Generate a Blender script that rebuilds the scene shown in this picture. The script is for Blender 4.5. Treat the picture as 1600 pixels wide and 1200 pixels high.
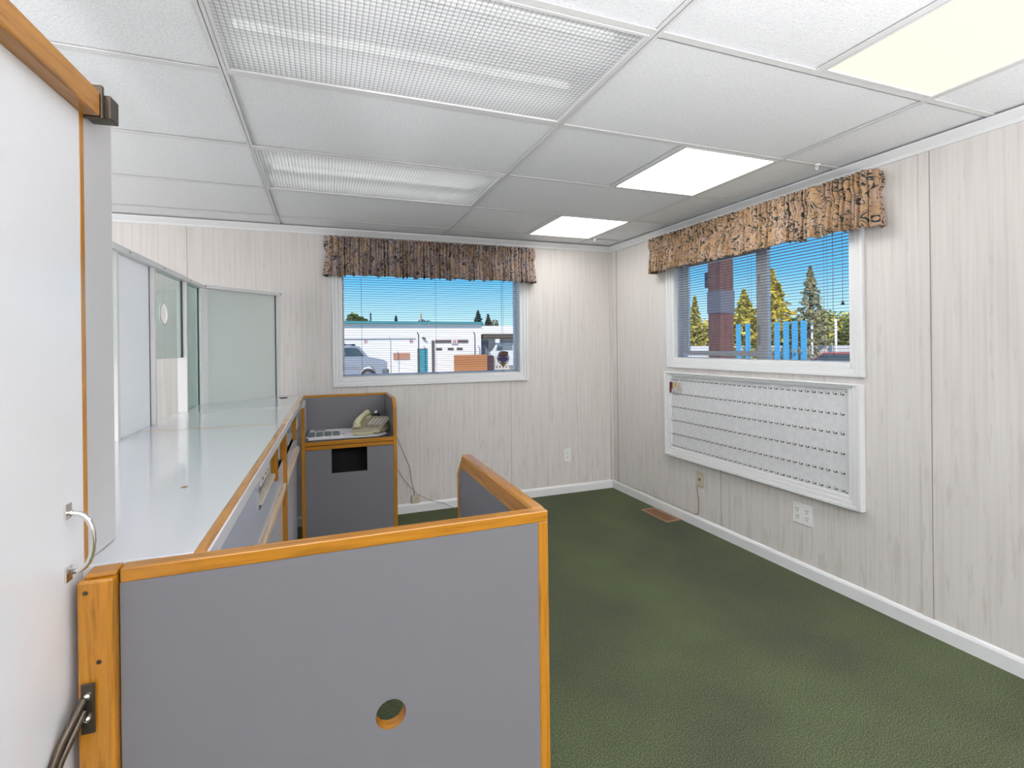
import bpy, bmesh, math, random
from math import sin, cos, pi, radians
from mathutils import Vector, Matrix, noise as mnoise

for o in list(bpy.data.objects): bpy.data.objects.remove(o, do_unlink=True)
SC = bpy.context.scene
COL = SC.collection

# ------------------------------------------------------------------ camera
cam = bpy.data.cameras.new('camera'); camo = bpy.data.objects.new('camera', cam); COL.objects.link(camo)
YAW, PITCH, ROLL = 0.3388, -0.001, -0.0113
F_ = Vector((sin(YAW)*cos(PITCH), cos(YAW)*cos(PITCH), sin(PITCH)))
R_ = Vector((cos(YAW), -sin(YAW), 0)); U_ = R_.cross(F_)
R2 = R_*cos(ROLL) + U_*sin(ROLL); U2 = -R_*sin(ROLL) + U_*cos(ROLL)
M = Matrix((R2, U2, -F_)).transposed().to_4x4(); M.translation = Vector((-2.5052, -3.8366, 1.3163))
camo.matrix_world = M
cam.sensor_width = 36; cam.lens = 753.4*36/1600
cam.shift_x = (800-771.3)/1600; cam.shift_y = -(600-541.2)/1600
cam.clip_start = 0.02; cam.clip_end = 500
SC.camera = camo

# ------------------------------------------------------------------ sky, sun, exposure
SC.view_settings.view_transform = 'Standard'; SC.view_settings.look = 'None'
SC.view_settings.gamma = 1; SC.view_settings.exposure = 0.5
SC.view_settings.use_curve_mapping = False
w = bpy.data.worlds.new('sky'); SC.world = w; w.use_nodes = True
nt = w.node_tree; bg = nt.nodes['Background']
tc = nt.nodes.new('ShaderNodeTexCoord'); sx = nt.nodes.new('ShaderNodeSeparateXYZ'); rp = nt.nodes.new('ShaderNodeValToRGB')
nt.links.new(tc.outputs['Generated'], sx.inputs[0]); nt.links.new(sx.outputs['Z'], rp.inputs[0]); nt.links.new(rp.outputs[0], bg.inputs[0])
e = rp.color_ramp.elements
e[0].position = 0.0; e[0].color = (.72, .88, .95, 1)
e[1].position = 1.0; e[1].color = (.06, .22, .62, 1)
for p_, c_ in ((.05, (.52, .84, .98, 1)), (.13, (.14, .55, .95, 1)), (.24, (.05, .36, .86, 1))):
    k = e.new(p_); k.color = c_
bg.inputs[1].default_value = 0.84
sun = bpy.data.lights.new('sun', 'SUN'); sun.energy = 3.3; sun.angle = .01; sun.color = (1, .91, .82)
suno = bpy.data.objects.new('sun', sun); COL.objects.link(suno); suno.location = (-20, -30, 30)
suno.rotation_euler = Vector((.42, .62, -.62)).to_track_quat('-Z', 'Y').to_euler()

# added area lights that brighten the room from unseen sides; no glazing there
def area(name, loc, size, power, color, d, sy=None):
    l = bpy.data.lights.new(name, 'AREA'); l.energy = power; l.color = color; l.size = size
    if sy: l.shape = 'RECTANGLE'; l.size_y = sy
    o = bpy.data.objects.new(name, l); COL.objects.link(o); o.location = loc
    o.rotation_euler = Vector(d).to_track_quat('-Z', 'Y').to_euler()
    return o
area('entrance_fill', (-2.6, -7.6, 1.2), 4.6, 3, (.93, .96, 1), (0, 1, .12), 1.9)
area('lobby_fill', (-6.7, -3.0, 1.3), 3.0, 60, (.95, .97, 1), (1, .15, .05), 1.6)

H = 2.215
UP_W = 440
AL = 0.0203
FR = {'w': Matrix.Identity(4),
      'r': Matrix.Rotation(AL, 4, 'Z'),
      'c': Matrix.Translation((-2.694, -2.9, 0)) @ Matrix.Rotation(-0.0194, 4, 'Z'),
      'k': Matrix.Translation((-2.862, -2.9, 0)) @ Matrix.Rotation(-0.049, 4, 'Z')}

# ------------------------------------------------------------------ materials
def nm(name, color=(.8, .8, .8), rough=.5, metal=0., **kw):
    m = bpy.data.materials.new(name); m.use_nodes = True
    b = m.node_tree.nodes['Principled BSDF']
    b.inputs['Base Color'].default_value = (*color, 1); b.inputs['Roughness'].default_value = rough; b.inputs['Metallic'].default_value = metal
    for k_, v in kw.items(): b.inputs[k_.replace('_', ' ')].default_value = v
    return m
def N(m, t, **kw):
    n = m.node_tree.nodes.new(t)
    for k_, v in kw.items():
        if hasattr(n, k_): setattr(n, k_, v)
        else: n.inputs[k_].default_value = v
    return n
def L(m, a, b): m.node_tree.links.new(a, b)
def B(m): return m.node_tree.nodes['Principled BSDF']
def ramp(m, fac, stops):
    r = N(m, 'ShaderNodeValToRGB'); el = r.color_ramp.elements
    el[0].position, el[0].color = stops[0][0], (*stops[0][1], 1)
    el[1].position, el[1].color = stops[-1][0], (*stops[-1][1], 1)
    for p_, c_ in stops[1:-1]:
        k_ = el.new(p_); k_.color = (*c_, 1)
    L(m, fac, r.inputs[0]); return r
def coord(m, kind='Object', scale=(1, 1, 1)):
    t = N(m, 'ShaderNodeTexCoord'); mp = N(m, 'ShaderNodeMapping'); mp.inputs['Scale'].default_value = scale
    L(m, t.outputs[kind], mp.inputs[0]); return mp.outputs[0]
def noise(m, vec, scale, detail=3, rough=.5, dist=0):
    n = N(m, 'ShaderNodeTexNoise'); n.inputs['Scale'].default_value = scale; n.inputs['Detail'].default_value = detail
    n.inputs['Roughness'].default_value = rough; n.inputs['Distortion'].default_value = dist
    L(m, vec, n.inputs['Vector']); return n.outputs['Fac']
def bump(m, fac, strength=.3, dist=.002):
    b = N(m, 'ShaderNodeBump'); b.inputs['Strength'].default_value = strength; b.inputs['Distance'].default_value = dist
    L(m, fac, b.inputs['Height']); L(m, b.outputs[0], B(m).inputs['Normal'])
def math_(m, op, a, b=None, c=None):
    n = N(m, 'ShaderNodeMath'); n.operation = op
    for i, v in enumerate((a, b, c)):
        if v is None: continue
        if isinstance(v, (int, float)): n.inputs[i].default_value = v
        else: L(m, v, n.inputs[i])
    return n.outputs[0]
def mixc(m, fac, a, b):
    n = N(m, 'ShaderNodeMix'); n.data_type = 'RGBA'
    L(m, fac, n.inputs[0])
    for i, v in ((6, a), (7, b)):
        if isinstance(v, tuple): n.inputs[i].default_value = (*v, 1)
        else: L(m, v, n.inputs[i])
    return n.outputs[2]

def oak(name, axis, base=(.42, .175, .014), rough=.22):
    m = nm(name, rough=rough)
    s = [38., 38., 38.]; s['xyz'.index(axis)] = 2.2
    v = coord(m, 'Object', s)
    f = noise(m, v, 3.0, 5, .65, .6)
    d = tuple(c*.50 for c in base); h = tuple(min(1, c*1.18) for c in base)
    r = ramp(m, f, [(.25, d), (.48, base), (.75, h)])
    L(m, r.outputs[0], B(m).inputs['Base Color']); bump(m, f, .12, .001)
    B(m).inputs['Coat Weight'].default_value = .15; B(m).inputs['Coat Roughness'].default_value = .12
    return m
OX, OY, OZ = oak('oak_along_x', 'x'), oak('oak_along_y', 'y'), oak('oak_along_z', 'z')
OPALE = oak('pale_raw_wood', 'y', (.66, .50, .33), .5)

def wallmat(name, ax):
    m = nm(name, rough=.55)
    s1 = [0, 0, 0]; s1[ax] = 60; s1[2] = 1.6; v1 = coord(m, 'Object', s1)
    f1 = noise(m, v1, 1.0, 3, .55)
    s2 = [0, 0, 0]; s2[ax] = 34; s2[2] = 5.0; v2 = coord(m, 'Object', s2)
    f2 = noise(m, v2, 1.0, 2, .5)
    c1 = ramp(m, f1, [(.3, (.615, .578, .550)), (.5, (.675, .638, .612)), (.72, (.71, .678, .655))])
    # darker printed streaks, denser toward the lower half of the panel
    t = N(m, 'ShaderNodeTexCoord'); sp = N(m, 'ShaderNodeSeparateXYZ'); L(m, t.outputs['Object'], sp.inputs[0])
    zf = math_(m, 'MULTIPLY_ADD', sp.outputs[2], -.05, .045)
    th = math_(m, 'ADD', f2, zf)
    st = ramp(m, th, [(.60, (0, 0, 0)), (.68, (.6, .6, .6))])
    c = mixc(m, st.outputs[0], c1.outputs[0], (.565, .53, .48))
    L(m, c, B(m).inputs['Base Color']); bump(m, f1, .05, .001)
    return m
WALLX, WALLY = wallmat('streaked_wall_panel_x', 0), wallmat('streaked_wall_panel_y', 1)

WHITE = nm('white_paint', (.76, .765, .77), .35)
LINER = nm('white_vinyl', (.80, .80, .81), .3)
def carpet():
    m = nm('green_carpet', rough=.95); v = coord(m)
    a = noise(m, v, 260, 2, .6); b = noise(m, v, 1.3, 3, .5); c = noise(m, v, 95, 2, .7)
    g = ramp(m, a, [(.30, (.030, .036, .024)), (.45, (.064, .080, .048)), (.56, (.108, .128, .074)), (.68, (.22, .20, .13)), (.78, (.29, .19, .13))])
    d = ramp(m, b, [(.36, (.80, .80, .86)), (.60, (1.03, 1.10, .95))])
    n = N(m, 'ShaderNodeMix'); n.data_type = 'RGBA'; n.blend_type = 'MULTIPLY'; n.inputs[0].default_value = 1
    L(m, g.outputs[0], n.inputs[6]); L(m, d.outputs[0], n.inputs[7]); L(m, n.outputs[2], B(m).inputs['Base Color'])
    bump(m, c, .8, .006); B(m).inputs['Specular IOR Level'].default_value = .15
    return m
CARPET = carpet()
def tilemat():
    m = nm('ceiling_tile', rough=.9); v = coord(m)
    f = noise(m, v, 130, 3, .7)
    r = ramp(m, f, [(.35, (.76, .77, .79)), (.6, (.85, .86, .88))]); L(m, r.outputs[0], B(m).inputs['Base Color']); bump(m, f, .5, .003)
    return m
TILE = tilemat()
TEE = nm('white_tee_metal', (.72, .72, .72), .5)
def lam(name, c, rough=.3, coat=.2, grain=.03):
    m = nm(name, c, rough); v = coord(m); f = noise(m, v, 900, 1, .5)
    r = ramp(m, f, [(.35, tuple(x*(1-grain) for x in c)), (.65, tuple(min(1, x*(1+grain)) for x in c))])
    L(m, r.outputs[0], B(m).inputs['Base Color']); B(m).inputs['Coat Weight'].default_value = coat; B(m).inputs['Coat Roughness'].default_value = .12
    return m
GREY = lam('grey_laminate', (.168, .165, .180), .38, .1)
TOP = lam('pale_grey_worktop', (.60, .62, .645), .10, .5)
WLAM = lam('white_laminate', (.74, .75, .77), .3, .3)
PALEBLUE = lam('bluish_white_board', (.60, .64, .74), .25, .4)
STRIP = lam('light_grey_board', (.50, .50, .50), .45, 0.)
ALU = nm('white_aluminium', (.78, .78, .78), .3, .0)
CHROME = nm('chrome', (.8, .78, .75), .15, 1.)
BRONZE = nm('aged_bronze', (.10, .08, .06), .35, .8)
BLACK = nm('black_plastic', (.012, .012, .014), .35)
DARK = nm('dark_void', (.01, .01, .01), .9)
BEIGE = nm('beige_plastic', (.44, .40, .27), .4)
BEIGE2 = nm('cream_handset_plastic', (.60, .58, .38), .35)
PLATE = nm('cream_plate', (.55, .50, .38), .4)
OUTW = nm('white_outlet_plastic', (.80, .80, .78), .35)
SLAT = nm('blind_slat_vinyl', (.25, .235, .23), .5)  # white slats, their backlit darkness put into the colour
CORD = nm('cord', (.16, .14, .12), .7)
PAPER = nm('white_paper', (.82, .82, .86), .7)
def glass(name, tint=(1, 1, 1), gloss=.07, rough=.0):
    m = bpy.data.materials.new(name); m.use_nodes = True; t = m.node_tree; t.nodes.remove(t.nodes['Principled BSDF'])
    tr = t.nodes.new('ShaderNodeBsdfTransparent'); tr.inputs[0].default_value = (*tint, 1)
    gl = t.nodes.new('ShaderNodeBsdfGlossy'); gl.inputs['Roughness'].default_value = rough
    mx = t.nodes.new('ShaderNodeMixShader'); mx.inputs[0].default_value = gloss
    t.links.new(tr.outputs[0], mx.inputs[1]); t.links.new(gl.outputs[0], mx.inputs[2]); t.links.new(mx.outputs[0], t.nodes['Material Output'].inputs[0])
    return m
GLASS = glass('window_glass', (.97, .98, .98), .004, .25)
SGLASS = glass('screen_glass', (.80, .86, .85), .10)
def frosted(name, c, rough, bs, bumpy=.4, tl=.5):
    m = nm(name, c, rough); t = m.node_tree; v = coord(m); f = noise(m, v, bs, 2, .5)
    bump(m, f, bumpy, .004)
    tr = N(m, 'ShaderNodeBsdfTranslucent'); tr.inputs[0].default_value = (*c, 1)
    mx = N(m, 'ShaderNodeMixShader'); mx.inputs[0].default_value = tl
    L(m, B(m).outputs[0], mx.inputs[1]); L(m, tr.outputs[0], mx.inputs[2]); L(m, mx.outputs[0], t.nodes['Material Output'].inputs[0])
    return m
FROSTW = frosted('pebbled_white_glass', (.90, .92, .94), .35, 160, .7, .35)
FROSTG = frosted('frosted_green_glass', (.80, .86, .83), .14, 220, .06, .25)

def fabric(name, base, base2, line, leaf):
    m = nm(name, rough=.85); v = coord(m, 'UV', (1, 1, 1))
    a = noise(m, v, 7, 2, .5, 1.6); b = noise(m, v, 4, 1, .5, 1.0); c = noise(m, v, 11, 1, .5, 2.2)
    col = ramp(m, b, [(.38, base), (.5, base2), (.62, tuple(x*.8 for x in base))])
    l1 = math_(m, 'ABSOLUTE', math_(m, 'SUBTRACT', a, .5)); l1 = math_(m, 'LESS_THAN', l1, .018)
    l2 = math_(m, 'ABSOLUTE', math_(m, 'SUBTRACT', a, .60)); l2 = math_(m, 'LESS_THAN', l2, .015)
    l3 = math_(m, 'GREATER_THAN', c, .69)
    l4 = math_(m, 'ABSOLUTE', math_(m, 'SUBTRACT', c, .42)); l4 = math_(m, 'LESS_THAN', l4, .010)
    x = mixc(m, l1, col.outputs[0], line); x = mixc(m, l2, x, line); x = mixc(m, l3, x, leaf); x = mixc(m, l4, x, line)
    L(m, x, B(m).inputs['Base Color'])
    return m
FAB = fabric('tan_floral_fabric', (.46, .29, .16), (.46, .32, .24), (.035, .04, .035), (.07, .09, .07))
FAB2 = fabric('backlit_floral_fabric', (.40, .28, .20), (.33, .27, .27), (.03, .025, .03), (.06, .06, .065))  # same cloth as the right valance, backlit tone put into its colour

# ------------------------------------------------------------------ mesh helpers
class MB:
    def __init__(s): s.bm = bmesh.new(); s.uv = None
    def faces(s, vs, fs, mi=0, smooth=False):
        bv = [s.bm.verts.new(v) for v in vs]
        for f in fs:
            try: fc = s.bm.faces.new([bv[i] for i in f]); fc.material_index = mi; fc.smooth = smooth
            except ValueError: pass
        return s
    def box(s, x0, x1, y0, y1, z0, z1, mi=0):
        x0, x1 = sorted((x0, x1)); y0, y1 = sorted((y0, y1)); z0, z1 = sorted((z0, z1))
        v = [(x0, y0, z0), (x1, y0, z0), (x1, y1, z0), (x0, y1, z0), (x0, y0, z1), (x1, y0, z1), (x1, y1, z1), (x0, y1, z1)]
        return s.faces(v, [(0, 3, 2, 1), (4, 5, 6, 7), (0, 1, 5, 4), (1, 2, 6, 5), (2, 3, 7, 6), (3, 0, 4, 7)], mi)
    def prism(s, pts, axis, a, b, mi=0, smooth=False):
        # pts: 2-D outline in the other two axes (x,y | x,z | y,z), extruded from a to b along axis
        def P(p, t): return {'x': (t, p[0], p[1]), 'y': (p[0], t, p[1]), 'z': (p[0], p[1], t)}[axis]
        n = len(pts); v = [P(p, a) for p in pts] + [P(p, b) for p in pts]
        s.faces(v, [tuple(range(n))[::-1], tuple(range(n, 2*n))], mi)
        bv = s.bm.verts; bv.ensure_lookup_table(); base = len(bv)-2*n
        for i in range(n):
            j = (i+1) % n
            f = s.bm.faces.new([bv[base+i], bv[base+j], bv[base+n+j], bv[base+n+i]]); f.material_index = mi; f.smooth = smooth
        return s
    def tube(s, pts, r, n=8, mi=0, closed=False, cap=True):
        pts = [Vector(p) for p in pts]; m = len(pts); rings = []
        rr = r if isinstance(r, (list, tuple)) else [r]*m
        up = None
        for i, p in enumerate(pts):
            d = (pts[min(i+1, m-1)]-pts[max(i-1, 0)]).normalized()
            if up is None: up = Vector((0, 0, 1)) if abs(d.z) < .9 else Vector((1, 0, 0))
            a = d.cross(up).normalized(); up = a.cross(d).normalized()
            rings.append([s.bm.verts.new(p+(a*cos(2*pi*k/n)+up*sin(2*pi*k/n))*rr[i]) for k in range(n)])
        for i in range(m-1):
            for k in range(n):
                f = s.bm.faces.new([rings[i][k], rings[i][(k+1) % n], rings[i+1][(k+1) % n], rings[i+1][k]]); f.material_index = mi; f.smooth = True
        if cap:
            for rg, rev in ((rings[0], True), (rings[-1], False)):
                f = s.bm.faces.new(rg[::-1] if rev else rg); f.material_index = mi
        return s
    def lathe(s, prof, c, n=24, mi=0, axis='z'):
        rings = []
        for r, t in prof:
            ring = []
            for k in range(n):
                a = 2*pi*k/n; u, v = r*cos(a), r*sin(a)
                p = {'z': (u, v, t), 'y': (u, t, v), 'x': (t, u, v)}[axis]
                ring.append(s.bm.verts.new((c[0]+p[0], c[1]+p[1], c[2]+p[2])))
            rings.append(ring)
        for i in range(len(rings)-1):
            for k in range(n):
                f = s.bm.faces.new([rings[i][k], rings[i][(k+1) % n], rings[i+1][(k+1) % n], rings[i+1][k]]); f.material_index = mi; f.smooth = True
        for rg in (rings[0], rings[-1]):
            try: s.bm.faces.new(rg).material_index = mi
            except ValueError: pass
        return s
    def ball(s, c, r, sc=(1, 1, 1), n=12, mi=0):
        return s.lathe([(r*sc[0]*max(.02, sin(pi*i/n)), -r*sc[2]*cos(pi*i/n)) for i in range(n+1)], c, max(8, n), mi)
    def slab_hole(s, a0, a1, b0, b1, t0, t1, ca, cb, r, axis, mi=0, mi_hole=1, ng=32, rim=None):
        # slab in plane (a,b), thickness t0..t1 along axis, with a round hole
        angs = sorted(set([2*pi*k/ng for k in range(ng)] + [math.atan2(b-cb, a-ca) % (2*pi) for a in (a0, a1) for b in (b0, b1)]))
        out, inn = [], []
        for t in angs:
            dx, dy = cos(t), sin(t); k = 1e9
            if dx > 1e-9: k = min(k, (a1-ca)/dx)
            if dx < -1e-9: k = min(k, (a0-ca)/dx)
            if dy > 1e-9: k = min(k, (b1-cb)/dy)
            if dy < -1e-9: k = min(k, (b0-cb)/dy)
            out.append((ca+dx*k, cb+dy*k)); inn.append((ca+dx*r, cb+dy*r))
        def P(p, t): return {'x': (t, p[0], p[1]), 'y': (p[0], t, p[1]), 'z': (p[0], p[1], t)}[axis]
        n = len(angs); vs = [P(p, t0) for p in out]+[P(p, t0) for p in inn]+[P(p, t1) for p in out]+[P(p, t1) for p in inn]
        bv = [s.bm.verts.new(v) for v in vs]
        for i in range(n):
            j = (i+1) % n
            for q, mm in (((i, j, n+j, n+i), mi), ((2*n+i, 3*n+i, 3*n+j, 2*n+j), mi), ((i, 2*n+i, 2*n+j, j), mi), ((n+i, n+j, 3*n+j, 3*n+i), mi_hole)):
                s.bm.faces.new([bv[k] for k in q]).material_index = mm
        return s

ORG = {}
def _link(name, data, parent=None):
    o = bpy.data.objects.new(name, data); COL.objects.link(o)
    if parent is not None: o.parent = parent
    return o
def props(o, label=None, cat=None, group=None, kind=None):
    if label: o['label'] = label
    if cat: o['category'] = cat
    if group: o['group'] = group
    if kind: o['kind'] = kind
    return o
def thing(name, label, cat, loc=(0, 0, 0), fr='w', group=None, kind=None):
    o = _link(name, None); o.empty_display_size = .1
    o.matrix_world = FR[fr] @ Matrix.Translation(loc); ORG[o.name] = (fr, Vector(loc))
    return props(o, label, cat, group, kind)
def obj(name, mb, mats, parent=None, fr='w', loc=None, bev=0., label=None, cat=None, group=None, kind=None, seg=2, smooth=False):
    bm = mb.bm
    if parent is not None: fr, org = ORG[parent.name]
    else:
        if loc is None:
            xs = [v.co for v in bm.verts]
            loc = ((min(c.x for c in xs)+max(c.x for c in xs))/2, (min(c.y for c in xs)+max(c.y for c in xs))/2, min(c.z for c in xs))
        org = Vector(loc)
    bmesh.ops.translate(bm, verts=bm.verts, vec=-org)
    bmesh.ops.recalc_face_normals(bm, faces=bm.faces)
    me = bpy.data.meshes.new(name); bm.to_mesh(me); bm.free()
    if not isinstance(mats, (list, tuple)): mats = [mats]
    for m in mats: me.materials.append(m)
    if smooth:
        for p_ in me.polygons: p_.use_smooth = True
    o = _link(name, me, parent); ORG[o.name] = (fr, org)
    if parent is None: o.matrix_world = FR[fr] @ Matrix.Translation(org)
    if bev:
        b = o.modifiers.new('bevel', 'BEVEL'); b.width = bev; b.segments = seg; b.limit_method = 'ANGLE'; b.angle_limit = radians(40)
    return props(o, label, cat, group, kind)
def struct(name, mb, mats, fr='w', parent=None, **k):
    return obj(name, mb, mats, parent, fr, (0, 0, 0) if parent is None else None, kind=None if parent is not None else 'structure', **k)
def text(name, s_, size, mat, parent=None, fr='w', mtx=None, depth=.002):
    c = bpy.data.curves.new(name, 'FONT'); c.body = s_; c.size = size; c.extrude = depth; c.align_x = 'CENTER'; c.align_y = 'CENTER'
    t = bpy.data.objects.new('tmp', c); COL.objects.link(t); bpy.context.view_layer.update()
    me = bpy.data.meshes.new_from_object(t.evaluated_get(bpy.context.evaluated_depsgraph_get())); bpy.data.objects.remove(t, do_unlink=True)
    me.name = name; me.materials.clear(); me.materials.append(mat); o = _link(name, me, parent)
    if parent is not None:
        f, org = ORG[parent.name]; o.matrix_local = Matrix.Translation(-org) @ mtx; ORG[o.name] = (f, org)
    else: o.matrix_world = FR[fr] @ mtx
    return o

# ------------------------------------------------------------------ room shell
# frame w: back wall at y=0, floor z=0. frame r: right wall at x=0 running along -y
def wall_with_hole(mb, a0, a1, z0, z1, h, t0, t1, axis):
    A0, A1, B0, B1 = h
    def bx(p, q, r, s_):
        if axis == 'y': mb.box(p, q, t0, t1, r, s_)
        else: mb.box(t0, t1, p, q, r, s_)
    bx(a0, A0, z0, z1); bx(A1, a1, z0, z1); bx(A0, A1, z0, B0); bx(A0, A1, B1, z1)
BW = (-2.376, -.909, 1.083, 1.93)       # back window opening
RW = (-2.12, -.828, 1.203, 1.95)        # right window opening
m = MB(); wall_with_hole(m, -7.0, .12, -.1, 2.6, BW, 0, .12, 'y'); struct('wall_back', m, WALLX)
m = MB(); wall_with_hole(m, -8.1, 0, -.1, 2.6, RW, 0, .12, 'x'); struct('wall_right', m, WALLY, 'r')
struct('wall_left', MB().box(-7.12, -7, -8.1, .12, -.1, 2.6), WALLY)
struct('wall_front', MB().box(-7, .3, -8.2, -8.08, -.1, 2.6), WALLX)
struct('floor', MB().box(-7, .2, -8.1, 0, -.1, 0), CARPET)

# ceiling: lay-in tiles between tees, open where a light fixture sits
T = .6096; G2 = -.365; G1 = G2-2*T; G0 = G2-4*T; R0 = -.241; GL = G2-.585
cols = sorted([G0-2*T*k for k in range(0, 4)] + [G1, G2, -7.0, .17]); cols = [c for c in cols if c >= -7.0]
rows = sorted([R0-T*k for k in range(0, 13)] + [0.0, -8.08]); rows = [r for r in rows if r >= -8.08]
FIX = [('prismatic', G0, G1, R0-2*T, R0-1*T), ('prismatic', G0, G1, R0-4*T, R0-3*T),
       ('lit', GL, G2, R0-1*T, R0), ('lit', GL, G2, R0-3*T, R0-2*T), ('lit', GL, G2, R0-5*T, R0-4*T),
       ('prismatic', G0, G1, R0-7*T, R0-6*T), ('lit', GL, G2, R0-8*T, R0-7*T), ('lit', G0-2*T, G0-T, R0-7*T, R0-6*T), ('lit', G0-2*T, G0-T, R0-10*T, R0-9*T),  # added fixtures out of view behind the camera, for more light
       ('lit', G0-4*T, G0-3*T, R0-2*T, R0-T), ('lit', G0-4*T, G0-3*T, R0-4*T, R0-3*T)]  # added lobby fixtures out of view, brightening the back of the room
mt = MB()
for i in range(len(cols)-1):
    for j in range(len(rows)-1):
        segs = [(cols[i], cols[i+1])]
        for k, a, b, c, d in FIX:
            if abs(rows[j]-c) < .01 and cols[i]-.01 <= a and b <= cols[i+1]+.01:
                segs = [s_ for s_ in ((cols[i], a), (b, cols[i+1])) if s_[1]-s_[0] > .02]
        for a, b in segs: mt.box(a, b, rows[j], rows[j+1], H+.007, H+.022)
ceil = struct('ceiling', mt, TILE)
mg = MB()
for c in cols[1:-1]: mg.box(c-.012, c+.012, -8.05, -.02, H, H+.003); mg.box(c-.001, c+.001, -8.05, -.02, H, H+.03)
for r in rows[1:-1]: mg.box(-6.98, .14, r-.012, r+.012, H+.0005, H+.0033)
for k, a, b, c, d in FIX:
    if k == 'lit': mg.box(a-.012, a+.012, c, d, H+.0002, H+.003)
struct('tee_grid', mg, TEE, parent=ceil)
struct('ceiling_deck', MB().box(-7, .2, -8.1, .1, 2.45, 2.5), DARK)

# crown moulding
def crown(name, fr, axis, a, b, sign=-1):
    prof = [(0, 2.163), (.010, 2.163), (.013, 2.172), (.013, 2.178), (.022, 2.188), (.033, 2.200), (.036, 2.203), (.036, 2.2115), (0, 2.2115)]
    m = MB()
    m.prism([(-p_[0], p_[1]) for p_ in prof], axis, a, b)
    return struct(name, m, WHITE, fr)
crown('trim_1', 'w', 'x', -7, 0)
crown('trim_2', 'r', 'y', -8, -.0)
def base(name, fr, axis, a, b):
    m = MB().prism([(0, 0), (-.013, 0), (-.013, .058), (-.009, .068), (-.004, .074), (0, .074)], axis, a, b)
    return struct(name, m, WHITE, fr)
base('baseboard_back', 'w', 'x', -7, 0); base('baseboard_right', 'r', 'y', -8, 0)
# panel joints: thin battens on the right wall, fine dark joint lines on both
JOINT = nm('panel_joint', (.30, .28, .26), .8)
n_tr = 3
for y in (-.088, -1.262, -2.455, -3.65, -4.85):
    m = MB().box(-.0035, 0, y-.002, y+.038, .074, 2.163); m.box(-.0042, 0, y-.0035, y-.002, .074, 2.163, 1)
    if y < -1.3 or y > -.7: struct('trim_%d' % n_tr, m, [WHITE if False else WALLY, JOINT], 'r')
    else: struct('trim_%d' % n_tr, MB().box(-.001, 0, y-.0015, y+.0015, .074, .47), [JOINT], 'r')
    n_tr += 1
for x, z1 in ((-1.003, 1.02), (-2.196, 1.02), (-3.388, 2.163), (-4.6, 2.163), (-5.8, 2.163)):
    struct('trim_%d' % n_tr, MB().box(x-.0012, x+.0012, -.001, 0, .074, z1), JOINT); n_tr += 1
m = MB().box(-.020, -.001, -.020, -.001, .074, 2.163); struct('trim_%d' % n_tr, m, WALLX); n_tr += 1

# ------------------------------------------------------------------ windows (built in wall frame: u along wall, d into the room, z up)
def casing(mb, u0, u1, z0, z1, w_, P, bottom=True):
    # stepped moulding around an opening; P maps (u, d, z)
    steps = [(0, .35, .010), (.35, .72, .016), (.72, 1.0, .022)]
    for a, b, d in steps:
        A, Bq = a*w_, b*w_
        for (ua, ub, za, zb) in ((u0-Bq, u0-A, z0-Bq, z1+Bq), (u1+A, u1+Bq, z0-Bq, z1+Bq), (u0-A, u1+A, z1+A, z1+Bq), (u0-A, u1+A, z0-Bq, z0-A)):
            p0 = P(ua, 0, za); p1 = P(ub, d, zb); mb.box(p0[0], p1[0], p0[1], p1[1], p0[2], p1[2])
def ring(mb, u0, u1, z0, z1, w_, d0, d1, P, mi=0):
    for (ua, ub, za, zb) in ((u0, u0+w_, z0, z1), (u1-w_, u1, z0, z1), (u0+w_, u1-w_, z0, z0+w_), (u0+w_, u1-w_, z1-w_, z1)):
        p0 = P(ua, d0, za); p1 = P(ub, d1, zb); mb.box(p0[0], p1[0], p0[1], p1[1], p0[2], p1[2], mi)
PB = lambda u, d, z: (u, -d, z)
PR = lambda u, d, z: (-d, u, z)
def window(name, fr, P, o, slider):
    u0, u1, z0, z1 = o
    win = thing(name, None, None, P((u0+u1)/2, 0, z0), fr, kind='structure')
    m = MB(); casing(m, u0, u1, z0, z1, .066, P); struct('casing', m, WHITE, parent=win, bev=.003)
    m = MB(); ring(m, u0, u1, z0, z1, .006, -.12, .008, P); struct('jamb_liner', m, LINER, parent=win)
    m = MB(); ring(m, u0+.006, u1-.006, z0+.004, z1-.006, .008 if slider else .016, -.115, -.075, P)
    if slider:
        um = -1.530
        for a, b, d0, d1 in ((um-.0, um+.034, -.10, -.070), (um-.034, um, -.112, -.082)):
            p0 = P(a, d0, z0); p1 = P(b, d1, z1); m.box(p0[0], p1[0], p0[1], p1[1], p0[2], p1[2])
        ring(m, um, u1-.028, z0+.028, z1-.028, .03, -.10, -.08, P)
    struct('sash_frame', m, LINER, parent=win, bev=.002)
    p0 = P(u0+.012, -.100, z0+.010); p1 = P(u1-.012, -.104, z1-.012)
    struct('glass_pane', MB().box(p0[0], p1[0], p0[1], p1[1], p0[2], p1[2]), GLASS, parent=win)
    return win
w1 = window('window_1', 'w', PB, BW, False)
w2 = window('window_2', 'r', PR, RW, True)
# paper label running down the meeting stile of the right window
m = MB().box(.0695, .0700, -1.524, -1.502, 1.30, 1.43); obj('label_strip', m, nm('printed_label', (.55, .56, .58), .6), w2)
m = MB().box(.0695, .0700, -1.524, -1.502, 1.68, 1.75); obj('label_strip', m, nm('printed_label_small', (.60, .60, .62), .6), w2)

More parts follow.
